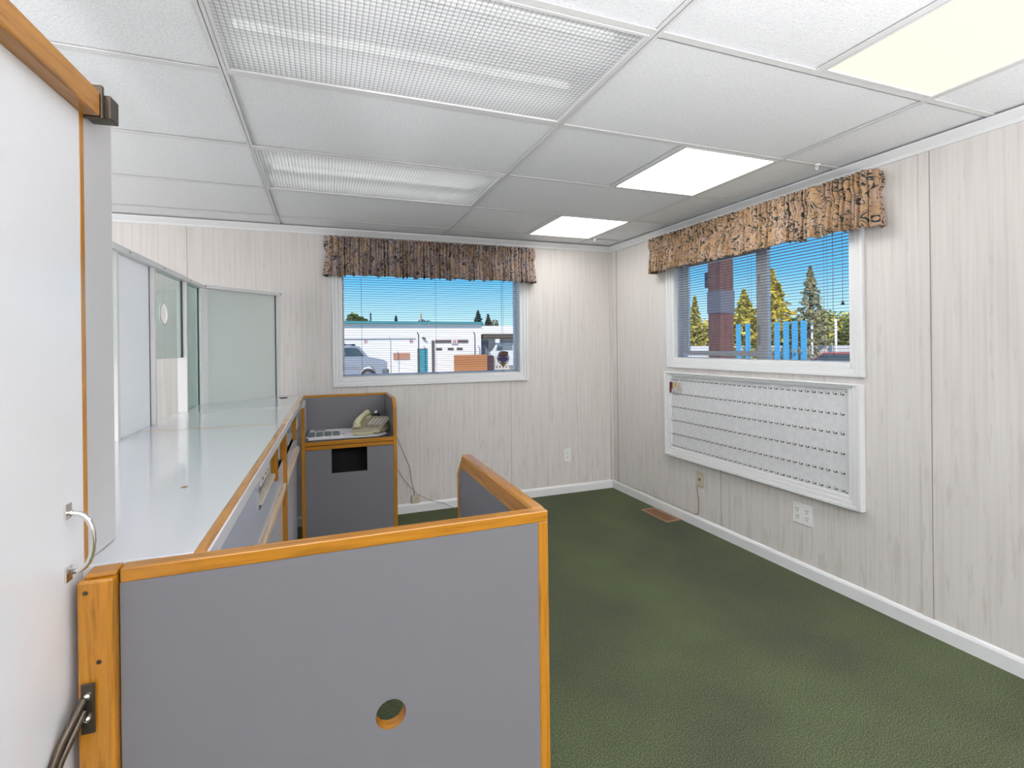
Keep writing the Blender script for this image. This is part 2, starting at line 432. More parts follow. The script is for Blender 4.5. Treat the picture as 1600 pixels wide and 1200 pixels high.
# venetian blinds
def blind(fr, P, u0, u1, z0, z1, label, cords, wand, tassel):
    b = thing('mini_blind', label, 'window blind', P((u0+u1)/2, -.03, z0), fr, 'mini blinds')
    dc = -.032
    def bx(mb, a, b_, d0, d1, c, d, mi=0):
        p0 = P(a, d0, c); p1 = P(b_, d1, d); mb.box(p0[0], p1[0], p0[1], p1[1], p0[2], p1[2], mi)
    m = MB(); bx(m, u0, u1, dc-.012, dc+.012, z1-.026, z1); obj('headrail', m, LINER, b)
    m = MB(); bx(m, u0, u1, dc-.011, dc+.011, z0, z0+.009); obj('bottom_rail', m, nm('blind_rail', (.5, .5, .5), .4), b, bev=.002)
    m = MB(); z = z0+.022
    while z < z1-.03:
        # slightly crowned slat of two flat halves
        for s_, (da, db) in enumerate(((-.0125, 0), (0, .0125))):
            pa, pb_, pc, pd = P(u0, dc+da, z+(0 if s_ == 0 else .0014)), P(u1, dc+da, z+(0 if s_ == 0 else .0014)), P(u1, dc+db, z+(.0014 if s_ == 0 else 0)), P(u0, dc+db, z+(.0014 if s_ == 0 else 0))
            q = [Vector(v) for v in (pa, pb_, pc, pd)]
            v = q + [x+Vector((0, 0, .0008)) for x in q]
            m.faces(v, [(0, 1, 2, 3), (7, 6, 5, 4), (0, 4, 5, 1), (1, 5, 6, 2), (2, 6, 7, 3), (3, 7, 4, 0)])
        z += .0178
    obj('slats', m, SLAT, b)
    for u in cords:
        m = MB()
        for dd in (-.0128, .0128): m.tube([P(u, dc+dd, z0), P(u, dc+dd, z1-.02)], .0007, 5)
        obj('ladder_cord', m, CORD, b)
    m = MB(); m.tube([P(wand[0], dc+.022, z1-.02), P(wand[0], dc+.022, wand[1])], .0012, 6)
    obj('pull_cord', m, CORD, b)
    if tassel:
        u, zt = tassel; m = MB(); m.tube([P(u, dc+.022, z1-.02), P(u, dc+.022, zt+.02)], .001, 5); tc_ = obj('pull_cord', m, CORD, b)
        c = P(u, dc+.022, zt); obj('tassel', MB().lathe([(.003, .022), (.005, .016), (.010, 0)], c, 10), nm('tassel_plastic', (.05, .045, .04), .4), tc_)
    return b
blind('w', PB, BW[0]+.010, BW[1]-.010, BW[2]+.004, BW[3]-.006, 'mini blind, slats greyed as if backlit, lowered over the window of the back wall', (-2.226, -1.640, -1.055), (-1.075, 1.15), None)
blind('r', PR, -2.105, RW[1]-.010, RW[2]+.002, RW[3]-.006, 'mini blind, slats greyed as if backlit, with hanging tassel over the right wall window', (-1.965, -1.481, -.95), (-2.02, 1.24), (-2.070, 1.51))

# gathered valances
def valance(fr, P, u0, u1, z0, z1, dep, label, mat, seed, reverse=False):
    rnd = random.Random(seed)
    v_ = thing('window_valance', label, 'valance', P((u0+u1)/2, dep, z0), fr, 'gathered floral valances')
    Ltot = (u1-u0)+2*dep
    ph = [rnd.uniform(0, 6.28) for _ in range(8)]
    nu, nv = int(Ltot/.0026), 30
    bm = bmesh.new(); uvl = bm.loops.layers.uv.new('UVMap'); G = []; UV = []
    for i in range(nu+1):
        s_ = Ltot*i/nu; rowv = []
        if s_ < dep: u, d, nu_, nd = u0, s_, -1, 0
        elif s_ > Ltot-dep: u, d, nu_, nd = u1, Ltot-s_, 1, 0
        else: u, d, nu_, nd = u0+(s_-dep), dep, 0, 1
        w1_ = mnoise.noise(Vector((s_*9, seed, 0))); w2_ = mnoise.noise(Vector((s_*26, seed, 3)))
        pl = 2*abs(sin(s_*120+w1_*6+ph[0]))**.7-1; pl2 = 2*abs(sin(s_*47+w1_*5+w2_*2+ph[1]))**.8-1
        for j in range(nv+1):
            t = j/nv                       # 0 top .. 1 hem
            gather = math.exp(-((t-.10)/.05)**2)*.0 + math.exp(-((t-.38)/.07)**2)*.75
            a_hi = .0125*(1-.45*t)*(1-gather*.3); a_lo = (.007+.012*max(0, t-.38)/.62)
            off = pl*a_hi+pl2*a_lo - gather*.006 + .010*sin(pi*min(1, t/.38))*(t < .38) + .018*max(0, t-.38)
            uu = u+nu_*off + .002*w2_*(1-t); dd = d+nd*off
            zz = z1-(z1-z0)*t
            if t > .9: zz += .010*(pl2*.5+w1_)*(t-.9)/.1
            if t < .05: zz += .004*pl
            rowv.append(bm.verts.new(P(uu, max(dd, .001), zz)))
        G.append(rowv); UV.append(s_*2.2)
    for i in range(nu):
        for j in range(nv):
            f = bm.faces.new([G[i][j], G[i][j+1], G[i+1][j+1], G[i+1][j]]); f.smooth = True
            for lp, (a, b) in zip(f.loops, ((i, j), (i, j+1), (i+1, j+1), (i+1, j))): lp[uvl].uv = (UV[a], (1-b/nv)*(z1-z0)*1.35)
    mb = MB(); mb.bm.free(); mb.bm = bm
    o = obj('gathered_fabric', mb, mat, v_)
    so = o.modifiers.new('cloth', 'SOLIDIFY'); so.thickness = .0015
    m = MB()
    p0 = P(u0+.006, dep-.010, z1-.075); p1 = P(u1-.006, dep-.006, z1-.020); m.box(p0[0], p1[0], p0[1], p1[1], p0[2], p1[2])
    for uu in (u0+.006, u1-.010):
        p0 = P(uu, 0, z1-.075); p1 = P(uu+.004, dep-.006, z1-.020); m.box(p0[0], p1[0], p0[1], p1[1], p0[2], p1[2])
    obj('curtain_rod', m, LINER, v_)
valance('w', PB, -2.470, -.812, 1.848, 2.140, .085, 'floral gathered valance in a backlit tone above the back wall window', FAB2, 3)
valance('r', PR, -2.262, -.668, 1.868, 2.138, .085, 'tan and black floral gathered valance above the right wall window', FAB, 8)

# round decal stuck on the lower right of the back window glass
d = thing('window_decal', 'round security decal with blue diamond on the back window glass', 'sticker', (-1.032, .094, 1.125))
m = MB().prism([(-1.032+.058*cos(a), 1.205+.050*sin(a)) for a in [2*pi*k/24 for k in range(24)]], 'y', .0990, .0995); obj('decal_disc', m, nm('decal_white', (.70, .68, .75), .5), d)
m = MB().prism([(-1.085, 1.200), (-1.032, 1.165), (-.979, 1.200), (-1.032, 1.245)], 'y', .0984, .0989); obj('decal_diamond', m, nm('decal_blue', (.08, .07, .28), .5), d)
m = MB().prism([(-1.075, 1.225), (-.985, 1.225), (-.985, 1.262), (-1.010, 1.268), (-1.055, 1.268), (-1.075, 1.255)], 'y', .0984, .0989); obj('decal_crest', m, nm('decal_brown', (.20, .08, .03), .5), d)
m = MB().prism([(-1.068, 1.168), (-.996, 1.168), (-1.032, 1.128)], 'y', .0984, .0989); obj('decal_tip', m, nm('decal_gold', (.42, .22, .02), .5), d)

# ------------------------------------------------------------------ ceiling light fixtures
def prismat():
    m = bpy.data.materials.new('prismatic_acrylic'); m.use_nodes = True; t = m.node_tree
    b = t.nodes['Principled BSDF']; b.inputs['Base Color'].default_value = (.86, .87, .88, 1); b.inputs['Roughness'].default_value = .18
    v = coord(m, 'Object'); s_ = N(m, 'ShaderNodeSeparateXYZ'); L(m, v, s_.inputs[0])
    def tri(a, off=0.):
        x = math_(m, 'FRACT', math_(m, 'MULTIPLY', a, 1/.0155)); return math_(m, 'ABSOLUTE', math_(m, 'SUBTRACT', x, .5))
    gx, gy = tri(s_.outputs[0]), tri(s_.outputs[1])
    h = math_(m, 'ADD', gx, gy); bump(m, h, 1.0, .006)
    line = math_(m, 'MAXIMUM', gx, gy); ln = ramp(m, line, [(.36, (.90, .91, .92)), (.48, (.50, .50, .51))])
    L(m, ln.outputs[0], b.inputs['Base Color'])
    tr = N(m, 'ShaderNodeBsdfTranslucent'); L(m, ln.outputs[0], tr.inputs[0])
    tp = N(m, 'ShaderNodeBsdfTransparent'); L(m, ln.outputs[0], tp.inputs[0])
    m1 = N(m, 'ShaderNodeMixShader'); m1.inputs[0].default_value = .45; L(m, b.outputs[0], m1.inputs[1]); L(m, tr.outputs[0], m1.inputs[2])
    m2 = N(m, 'ShaderNodeMixShader'); m2.inputs[0].default_value = .25; L(m, m1.outputs[0], m2.inputs[1]); L(m, tp.outputs[0], m2.inputs[2])
    L(m, m2.outputs[0], t.nodes['Material Output'].inputs[0])
    return m
PRISM = prismat()
def emis(name, c, s_):
    m = bpy.data.materials.new(name); m.use_nodes = True; t = m.node_tree; b = t.nodes['Principled BSDF']
    b.inputs['Base Color'].default_value = (*c, 1); b.inputs['Emission Color'].default_value = (*c, 1); b.inputs['Emission Strength'].default_value = s_
    return m
DIFF1, DIFF2 = emis('lit_diffuser', (1, .985, .96), 5.0), emis('lit_diffuser_warm', (1, .88, .74), .72)
DIFF2.node_tree.nodes['Principled BSDF'].inputs['Base Color'].default_value = (.12, .10, .08, 1)
DIFF1B, DIFF3 = emis('lit_diffuser_bright', (1, .985, .96), 8), emis('dim_diffuser', (1, .97, .93), .6)
TUBE = emis('fluorescent_tube', (1, .99, .97), 3.3)
HOUS = nm('fixture_housing', (.85, .85, .85), .4)
LITL = ['square lit ceiling light closest to the back wall corner', 'square lit ceiling light between the back corner one and the largest near one',
        'warm glowing ceiling light nearest the viewer at the upper right', 'added ceiling light, unseen behind the viewer over the right side',
        'added ceiling light, unseen behind the viewer over the left side', 'rearmost added ceiling light, unseen behind the viewer at the left',
        'added lobby ceiling light, out of view near the back wall', 'added lobby ceiling light, out of view farther from the back wall']
PRL = ['smaller prismatic ceiling light panel nearer to the back window', 'large prismatic ceiling light panel overhead nearest the viewer', 'added prismatic ceiling light panel, unseen behind the viewer']
il = ip = 0
for k, a, b, c, dd in FIX:
    cx, cyy = (a+b)/2, (c+dd)/2
    if k == 'prismatic':
        t_ = thing('ceiling_light', PRL[ip], 'ceiling light', (cx, cyy, H), 'w', 'prismatic panel lights'); ip += 1
    else:
        t_ = thing('ceiling_light', LITL[il], 'ceiling light', (cx, cyy, H), 'w', 'square lit ceiling lights'); il += 1
    A0, A1, C0, C1 = a+.014, b-.014, c+.014, dd-.014
    m = MB()
    for q in ((A0, A1, C0, C0+.010), (A0, A1, C1-.010, C1), (A0, A0+.010, C0+.010, C1-.010), (A1-.010, A1, C0+.010, C1-.010)): m.box(q[0], q[1], q[2], q[3], H-.001, H+.012)
    obj('frame', m, TEE, t_)
    m = MB()
    for q in ((A0, A1, C0-.002, C0), (A0, A1, C1, C1+.002), (A0-.002, A0, C0, C1), (A1, A1+.002, C0, C1)): m.box(q[0], q[1], q[2], q[3], H+.012, H+.11)
    m.box(A0, A1, C0, C1, H+.11, H+.114); obj('housing', m, HOUS, t_)
    if k == 'prismatic':
        obj('lens', MB().box(A0+.010, A1-.010, C0+.010, C1-.010, H+.006, H+.009), PRISM, t_)
        for yy in (cyy-.15, cyy+.15): obj('lamp_tube', MB().tube([(a+.05, yy, H+.075), (b-.05, yy, H+.075)], .013, 10), TUBE, t_)
    else:
        obj('diffuser', MB().box(A0+.010, A1-.010, C0+.010, C1-.010, H+.004, H+.007), (DIFF1, DIFF1B, DIFF2, DIFF3, DIFF3, DIFF3, DIFF1, DIFF1)[il-1], t_)
# small clear hooks / sensor on the ceiling
for x, y, lb in ((-.150, -2.09, 'small white plastic ceiling hook above the right wall valance'), (-.345, -.30, 'small white plastic ceiling hook by the far corner')):
    t_ = thing('ceiling_hook', lb, 'hook', (x, y, H-.03), 'w', 'ceiling hooks')
    obj('hook_base', MB().lathe([(.012, .030), (.014, .024), (.009, .020)], (x, y, H-.030), 12), OUTW, t_)
    obj('hook_arm', MB().tube([(x, y, H-.010), (x+.004, y, H-.022), (x, y, H-.030), (x-.010, y, H-.026), (x-.010, y, H-.018)], .003, 8), OUTW, t_)

# added uplighters, out of view, that throw fill light onto the ceiling
LB_ = nm('lamp_black', (.03, .03, .03), .4)
for x, y, lb, pw in ((-1.3, -5.5, 'added fill uplighter, unseen behind the viewer at right', UP_W), (-3.4, -5.6, 'added fill uplighter, unseen behind the viewer at left', UP_W), (-5.4, -1.6, 'added fill uplighter, unseen in the lobby behind the screens', UP_W*.20)):
    t_ = thing('added_uplighter', lb, 'floor lamp', (x, y, 0), 'w', 'added fill uplighters')
    obj('base', MB().lathe([(.14, 0), (.14, .02), (.02, .03)], (x, y, 0), 20), LB_, t_)
    obj('pole', MB().tube([(x, y, .02), (x, y, .75)], .012, 8), LB_, t_)
    obj('lamp_shade', MB().lathe([(.03, .74), (.15, .80), (.20, .83), (.195, .83), (.14, .805), (.03, .75)], (x, y, 0), 24), LB_, t_)
    l = bpy.data.lights.new('fill_uplight', 'SPOT'); l.energy = pw; l.spot_size = radians(165); l.spot_blend = .6; l.shadow_soft_size = .10; l.color = (.98, .965, 1)
    o = bpy.data.objects.new('fill_uplight_bulb', l); COL.objects.link(o); o.parent = t_; o.location = (0, 0, .86); o.rotation_euler = (pi, 0, 0)

# ------------------------------------------------------------------ key board on the right wall
kb = thing('key_board', 'wide white framed board with rows of hooks under the right window', 'key rack', (0, -1.47, .464), 'r')
m = MB(); u0, u1, z0, z1 = -2.114, -.812, .530, 1.072
steps = [(0, .35, .026), (.35, .7, .032), (.7, 1.0, .038)]
for a, b, dd in steps:
    w_ = .066; A, Bq = a*w_, b*w_
    for (ua, ub, za, zb) in ((u0-Bq, u0-A, z0-Bq, z1+Bq*.45), (u1+A, u1+Bq, z0-Bq, z1+Bq*.45), (u0-A, u1+A, z1+A*.45, z1+Bq*.45), (u0-A, u1+A, z0-Bq, z0-A)):
        m.box(-dd, 0, ua, ub, za, zb)
obj('frame', m, WHITE, kb, bev=.003)
def boardmat():
    m = nm('board_white', rough=.5); f = noise(m, coord(m), 40, 3, .6)
    r = ramp(m, f, [(.4, (.62, .625, .64)), (.6, (.68, .685, .70))]); L(m, r.outputs[0], B(m).inputs['Base Color']); return m
obj('backboard', MB().box(-.016, 0, u0, u1, z0, z1), boardmat(), kb)
LINE = nm('pencil_line', (.56, .56, .58), .8)
for z in (1.044, .940, .839, .737, .635, .531): obj('ruled_line', MB().box(-.0164, -.0158, u0+.005, u1-.005, z-.0006, z+.0006), LINE, kb)
HK = nm('brass_hook', (.06, .05, .04), .35, .6)
def hook_into(mb, y, z, x=-.016, s=1.):
    mb.lathe([(.0045, 0), (.0045, -.002)], (x, y, z), 7, axis='x')
    mb.tube([(x, y, z), (x-.016*s, y, z-.002), (x-.021*s, y, z+.001), (x-.022*s, y, z+.012)], .0013, 5)
zs = (1.044, .940, .839, .737, .635, .545)
allh = [(-.832-.0380*i, z) for i in range(34) for z in zs]
allh.sort(key=lambda q: q[0])
proto = None
FRr, KORG = ORG[kb.name]
for i, (y, z) in enumerate(allh[:100]):
    if proto is None:
        mb = MB(); hook_into(mb, y, z); proto = obj('key_hook', mb, HK, kb); y00, z00 = y, z
    else:
        o = proto.copy(); COL.objects.link(o); o.parent = kb; o.location = proto.location+Vector((0, y-y00, z-z00))
mb = MB()
for y, z in allh[100:]: hook_into(mb, y, z)
o = obj('key_hook', mb, HK, kb); o['kind'] = 'stuff'
m = MB()
for yy, zz in ((-2.100, .540), (-2.100, 1.058), (-.826, .544), (-.826, 1.060)): m.lathe([(.0045, 0), (.004, -.003)], (-.016, yy, zz), 8, axis='x')
obj('corner_screw', m, CHROME, kb)
# key tags on the first hooks of the top row
KM = nm('key_brass', (.45, .30, .10), .3, .9); RED = nm('red_plastic', (.35, .05, .06), .4); YEL = nm('yellow_tag', (.55, .42, .06), .5); TANT = nm('tan_tag', (.55, .42, .33), .5)
def keyset(y, cols_, label):
    z = 1.044; x = -.034
    k = thing('key_tag', label, 'key tag', (x, y, z-.06), 'r', 'key tags on the top row')
    obj('split_ring', MB().tube([(x, y+.009*sin(2*pi*t/14), z-.007+.010*cos(2*pi*t/14)) for t in range(15)], .0009, 5), CHROME, k)
    for i, (c, h, dx) in enumerate(cols_):
        obj('tag', MB().box(x-.003-dx, x-dx, y-.009+.003*i, y+.011+.003*i, z-.018-h, z-.016), c, k, bev=.001)
keyset(-.832, [(RED, .050, 0), (nm('dark_red_tag', (.12, .02, .03), .4), .080, .006), (PAPER, .070, -.006)], 'bunch of red and white key tags on the first hook of the top row')
keyset(-.870, [(YEL, .040, 0), (PAPER, .055, -.005)], 'yellow key tag on the second hook of the top row')
keyset(-.908, [(TANT, .060, 0)], 'tan key tag on the third hook of the top row')

# ------------------------------------------------------------------ wall plates, cords, floor register
def duplex(mb, P, u, z):
    for dz in (.020, -.020):
        for du in (-.0065, .0065):
            p0 = P(u+du-.0012, .0075, z+dz+.000); p1 = P(u+du+.0012, .0083, z+dz+.011); mb.box(p0[0], p1[0], p0[1], p1[1], p0[2], p1[2])
        p0 = P(u-.0025, .0075, z+dz-.010); p1 = P(u+.0025, .0083, z+dz-.005); mb.box(p0[0], p1[0], p0[1], p1[1], p0[2], p1[2])
def outlet(fr, P, u0, u1, z0, z1, ucs, label, grp='wall outlets'):
    t_ = thing('power_outlet', label, 'outlet', P((u0+u1)/2, 0, z0), fr, grp)
    m = MB(); p0 = P(u0, 0, z0); p1 = P(u1, .005, z1); m.box(p0[0], p1[0], p0[1], p1[1], p0[2], p1[2]); obj('cover_plate', m, OUTW, t_, bev=.002)
    zc = (z0+z1)/2
    for uc in ucs:
        m = MB()
        for dz in (.020, -.020):
            p0 = P(uc-.015, .005, zc+dz-.015); p1 = P(uc+.015, .0075, zc+dz+.015); m.box(p0[0], p1[0], p0[1], p1[1], p0[2], p1[2])
        s_ = obj('socket', m, OUTW, t_, bev=.001)
        m = MB(); duplex(m, P, uc, zc); obj('slots', m, DARK, s_)
outlet('w', PB, -.503, -.437, .280, .394, (-.470,), 'white power outlet low on the back wall near the corner')
outlet('r', PR, -1.905, -1.787, .290, .405, (-1.818, -1.874), 'double width white power outlet on the right wall below the key board')
pj = thing('phone_jack', 'cream phone jack plate low on the right wall left of the outlet', 'phone jack', (0, -1.075, .291), 'r')
obj('cover_plate', MB().box(-.005, 0, -1.110, -1.040, .291, .401), PLATE, pj, bev=.002)
obj('socket', MB().box(-.009, -.005, -1.083, -1.067, .338, .354).box(-.0065, -.005, -1.078, -1.072, .388, .392).box(-.0065, -.005, -1.078, -1.072, .300, .304), nm('jack_brown', (.16, .12, .08), .5), pj)
TANC = nm('tan_cable', (.30, .24, .17), .6)
pts = [(-.010, -1.055, .292), (-.010, -1.058, .25), (-.010, -1.068, .19), (-.010, -1.066, .12), (-.012, -1.060, .095), (-.010, -1.03, .082)]
m = MB().tube(pts, .003, 6)
m.tube([(-.010, -1.03, .082)] + [(-.010, -1.03+.05*i, .081+.0015*sin(i*1.3)) for i in range(1, 20)], .0022, 5)
obj('phone_cable', m, TANC, None, 'r', label='thin tan cable from the phone jack along the baseboard top', cat='cable')
jb = thing('junction_box', 'small cream phone junction box above the back wall baseboard', 'junction box', (-1.83, 0, .076))
obj('box_body', MB().box(-1.862, -1.800, -.022, 0, .076, .136), PLATE, jb, bev=.004)
obj('box_screw', MB().lathe([(.003, -.0225), (.0025, -.024)], (-1.83, 0, .106), 8, axis='y'), BRONZE, jb)
m = MB().tube([(-2.03, -.150, .735), (-2.035, -.04, .80), (-1.99, -.012, .66), (-1.93, -.010, .50), (-1.872, -.010, .36), (-1.862, -.010, .27), (-1.845, -.012, .19), (-1.838, -.016, .137)], .0022, 6)
obj('phone_cable', m, CORD, None, label='dark cable running down the back wall into the junction box', cat='cable')
m = MB().tube([(-2.045, -.10, .55), (-2.035, -.02, .50), (-2.00, -.012, .41), (-1.92, -.014, .27), (-1.82, -.030, .15), (-1.72, -.035, .090), (-1.60, -.036, .050), (-1.52, -.05, .004), (-1.40, -.10, .004)], .0022, 6)
obj('desk_cable', m, nm('brown_cord', (.22, .13, .10), .6), None, label='brown cable sagging from the phone desk down to the carpet', cat='cable')

vr = thing('floor_register', 'brown metal floor vent in the green carpet by the right wall', 'floor vent', (-.092, -.755, 0), 'r')
BR = nm('brown_register', (.40, .22, .12), .4, .3)
m = MB(); X0, X1, Y0, Y1 = -.158, -.030, -.905, -.610
for q in ((X0, X1, Y0, Y0+.014), (X0, X1, Y1-.014, Y1), (X0, X0+.014, Y0+.014, Y1-.014), (X1-.014, X1, Y0+.014, Y1-.014)): m.box(q[0], q[1], q[2], q[3], 0, .006)
obj('rim', m, BR, vr, bev=.001)
m = MB()
for i in range(26): y = Y0+.018+i*.0101; m.box(X0+.014, X1-.014, y, y+.003, .001, .005)
m.box((X0+X1)/2-.002, (X0+X1)/2+.002, Y0+.014, Y1-.014, .002, .0055); obj('grille', m, nm('brown_louvre', (.26, .14, .07), .5, .2), vr)
obj('duct_opening', MB().box(X0+.014, X1-.014, Y0+.014, Y1-.014, .0002, .0012), DARK, vr)

# ------------------------------------------------------------------ service counter (frame c: x=0 front edge, y along)
CT = .98
c1 = thing('service_counter', 'long pale grey counter section nearest the viewer with oak front edge', 'counter', (-.3, .72, 0), 'c', 'counter sections')
S1 = 1.405
def counter_top(par, y0, y1, edge, oakw0, oakw1):
    pass
m = MB(); m.slab_hole(-.585, -.018, -.017, S1-.003, CT-.030, CT, -.145, .425, .008, 'z', 0, 1)
obj('worktop', m, [TOP, nm('raw_chipboard', (.35, .24, .12), .8)], c1, bev=.001)
obj('oak_edging', MB().box(-.018, 0, -.017, S1-.003, CT-.030, CT+.0003), OY, c1, bev=.002)
obj('front_lip', MB().box(0, .004, -.015, S1-.003, CT-.032, CT-.004), WLAM, c1)
obj('end_strip', MB().box(-.585, 0, S1-.003, S1+.003, CT-.030, CT+.0006), oak('pale_oak_strip', 'x', (.62, .42, .22)), c1)
obj('front_panel', MB().box(-.030, -.012, .03, .664, 0, .945), PALEBLUE, c1)
obj('front_panel', MB().box(-.030, -.014, .664, 1.392, .722, .822), PALEBLUE, c1)
obj('front_panel', MB().box(-.032, -.018, .664, 1.392, .0, .692), PALEBLUE, c1)
obj('bottom_rail', MB().box(-.034, -.001, .664, 1.392, .692, .718), OPALE, c1, bev=.002)
obj('drawer_slide', MB().box(-.022, -.004, .664, 1.00, .845, .858), nm('cream_slide', (.62, .55, .45), .5), c1)
br_ = MB().box(-.026, -.006, .666, .860, .900, .935)
sl = obj('slide_bracket', br_, nm('painted_metal', (.66, .64, .58), .4, .2), c1, bev=.002)
m = MB()
for y in (.70, .76, .81): m.lathe([(.005, -.0055), (.005, -.0045)], (0, y, .917), 8, axis='x')
obj('screw', m, BRONZE, sl)
obj('divider', MB().box(-.026, -.003, 1.066, 1.086, .812, .948), OZ, c1)
obj('shelf', MB().box(-.50, -.016, .664, 1.392, .806, .822), WLAM, c1)
obj('cabinet_back', MB().box(-.52, -.50, .03, 1.392, 0, .945), GREY, c1)
obj('end_post', MB().box(-.026, .001, 1.392, 1.416, 0, .949), OZ, c1, bev=.002)
c2 = thing('service_counter', 'far counter section beside the phone desk with cut corner and oak joint', 'counter', (-.3, 2.0, 0), 'c', 'counter sections')
# far worktop outline with the 45 degree corner under the glass screen
pts = [(0, S1+.003), (0, 2.765), (-.150, 2.800), (-.555, 2.395), (-.585, 2.30), (-.585, S1+.003)]
m = MB().prism([(-.022, S1+.003), (-.022, 2.765), (-.150, 2.800), (-.545, 2.410), (-.585, 2.36), (-.585, S1+.003)], 'z', CT-.030, CT); obj('worktop', m, TOP, c2, bev=.001)
obj('oak_edging', MB().box(-.022, 0, S1+.003, 2.765, CT-.030, CT+.0003), oak('pale_oak_edge', 'y', (.60, .42, .25)), c2, bev=.002)
obj('front_lip', MB().box(0, .004, S1+.003, 2.25, CT-.032, CT-.004), WLAM, c2)
obj('front_panel', MB().box(-.030, -.014, 1.418, 2.245, .716, .800), PALEBLUE, c2)
obj('front_panel', MB().box(-.032, -.018, 1.418, 2.245, 0, .690), PALEBLUE, c2)
obj('bottom_rail', MB().box(-.034, -.001, 1.418, 2.245, .690, .716), OPALE, c2, bev=.002)
obj('shelf', MB().box(-.50, -.016, 1.418, 2.245, .784, .800), WLAM, c2)
obj('divider', MB().box(-.022, -.003, 1.995, 2.015, .800, .948), OZ, c2)
obj('drawer_slide', MB().box(-.020, -.004, 2.03, 2.19, .845, .900), nm('cream_slide_metal', (.62, .58, .5), .4, .2), c2)
obj('cabinet_back', MB().box(-.52, -.50, 1.418, 2.68, 0, .945), GREY, c2)
obj('grommet', MB().lathe([(.026, CT), (.026, CT+.003), (.019, CT+.003), (.019, CT+.001)], (-.122, 2.615, 0), 20), BLACK, c2)

# ------------------------------------------------------------------ glass screens standing on the counter
SH = 1.705
gs = thing('counter_screen', 'long glazed teller screen with a round speak hole along the counter', 'glass screen', (-.55, .9, CT), 'c')
XS = -.550
posts = [(-.35, -.328), (.10, .122), (.66, .682), (1.185, 1.207), (1.575, 1.597), (2.065, 2.087)]
for a, b in posts: obj('post', MB().box(XS-.045, XS, a, b, CT, SH-.02), ALU, gs, bev=.001)
rl = obj('top_rail', MB().box(XS-.048, XS+.004, -.40, 2.43, SH-.020, SH+.004), ALU, gs, bev=.002)
for y in (.35, .92, 1.30, 1.70, 2.14): obj('screw', MB().lathe([(.004, .0045), (.003, .006)], (XS, y, SH-.008), 8, axis='x'), BRONZE, rl)
xg = XS-.022
GE = nm('glass_edge_seal', (.05, .055, .055), .5)
def pane(y0, y1, z0, mat, hole=None, seal=True):
    if hole:
        m = MB().slab_hole(y0, y1, z0, SH-.02, xg-.003, xg+.003, hole[0], hole[1], hole[2], 'x', 0, 0, 40)
    else: m = MB().box(xg-.003, xg+.003, y0, y1, z0, SH-.02)
    p_ = obj('glass_pane', m, mat, gs)
    if seal: obj('gasket', MB().box(xg-.005, xg+.005, y1-.004, y1, z0, SH-.02), GE, p_)
    return p_
pane(.682, 1.185, 1.272, SGLASS); pane(.122, .66, 1.272, SGLASS); pane(-.328, .10, CT, FROSTW)
pane(1.207, 1.575, CT, FROSTW)
hp = pane(1.597, 2.065, 1.272, SGLASS, (1.775, 1.490, .052))
n = 32
m = MB(); m.tube([(xg, 1.775+.052*cos(2*pi*k/n), 1.490+.052*sin(2*pi*k/n)) for k in range(n+1)], .004, 6, cap=False); obj('speak_hole_rim', m, LINER, hp)
pane(2.087, 2.395, CT, glass('tinted_screen_glass', (.70, .80, .78), .14))
gs2 = thing('counter_screen', 'frosted green glass screen set diagonally at the end of the counter', 'glass screen', (-.35, 2.6, CT), 'c')
a0, a1 = Vector((-.548, 2.415, 0)), Vector((-.172, 2.792, 0)); dv = (a1-a0).normalized(); nv_ = Vector((dv.y, -dv.x, 0))
def diag(s0, s1, t0, t1, z0, z1):
    q = [a0+dv*s0+nv_*t0, a0+dv*s1+nv_*t0, a0+dv*s1+nv_*t1, a0+dv*s0+nv_*t1]
    return MB().prism([(p_.x, p_.y) for p_ in q], 'z', z0, z1)
LD = (a1-a0).length
obj('corner_post', diag(-.030, .014, -.026, .022, CT, SH-.02), ALU, gs2, bev=.001)
obj('end_post', diag(LD-.020, LD+.004, -.022, .020, CT, SH-.02), ALU, gs2, bev=.001)
tr_ = obj('top_rail', diag(-.02, LD+.022, -.026, .024, SH-.018, SH+.004), ALU, gs2, bev=.002)
pn = obj('glass_pane', diag(.014, LD-.020, -.003, .003, CT, SH-.018), FROSTG, gs2)
obj('gasket', diag(LD-.025, LD-.020, -.004, .007, CT, SH-.018), GE, pn)
for s_ in (.0, LD+.008):
    c_ = a0+dv*s_+nv_*.024; obj('screw', MB().ball((c_.x, c_.y, SH-.007), .004, n=8), BRONZE, tr_)

# ------------------------------------------------------------------ near low partition (grey board, oak lipping)
pa = thing('desk_partition', 'low grey L shaped partition with oak edging in the foreground', 'partition', (-2.45, -2.93, 0))
PY0, PY1 = -2.945, -2.921
m = MB().slab_hole(-2.805, -2.100, 0, CT-.022, PY0, PY1, -2.397, .648, .027, 'y', 0, 1, 40)
obj('front_board', m, [GREY, OX], pa)
obj('top_edge', MB().box(-2.805, -2.078, PY0-.001, PY1+.001, CT-.022, CT), OX, pa, bev=.002)
obj('corner_edge', MB().box(-2.100, -2.078, PY0-.001, PY1, 0, CT-.022), OZ, pa, bev=.002)
m = MB().prism([(PY1+.001, 0), (-2.345, 0), (-2.345, .90), (-2.400, CT-.022), (PY1+.001, CT-.022)], 'x', -2.1005, -2.0785)
obj('side_board', m, GREY, pa)
obj('side_top_edge', MB().box(-2.1025, -2.0765, PY1+.001, -2.400, CT-.022, CT), OY, pa, bev=.002)
m = MB().prism([(-2.345, 0), (-2.325, 0), (-2.325, .905), (-2.390, CT), (-2.400, CT), (-2.400, CT-.022), (-2.345, .90)], 'x', -2.1025, -2.0765)
obj('side_end_edge', m, OZ, pa, bev=.001)
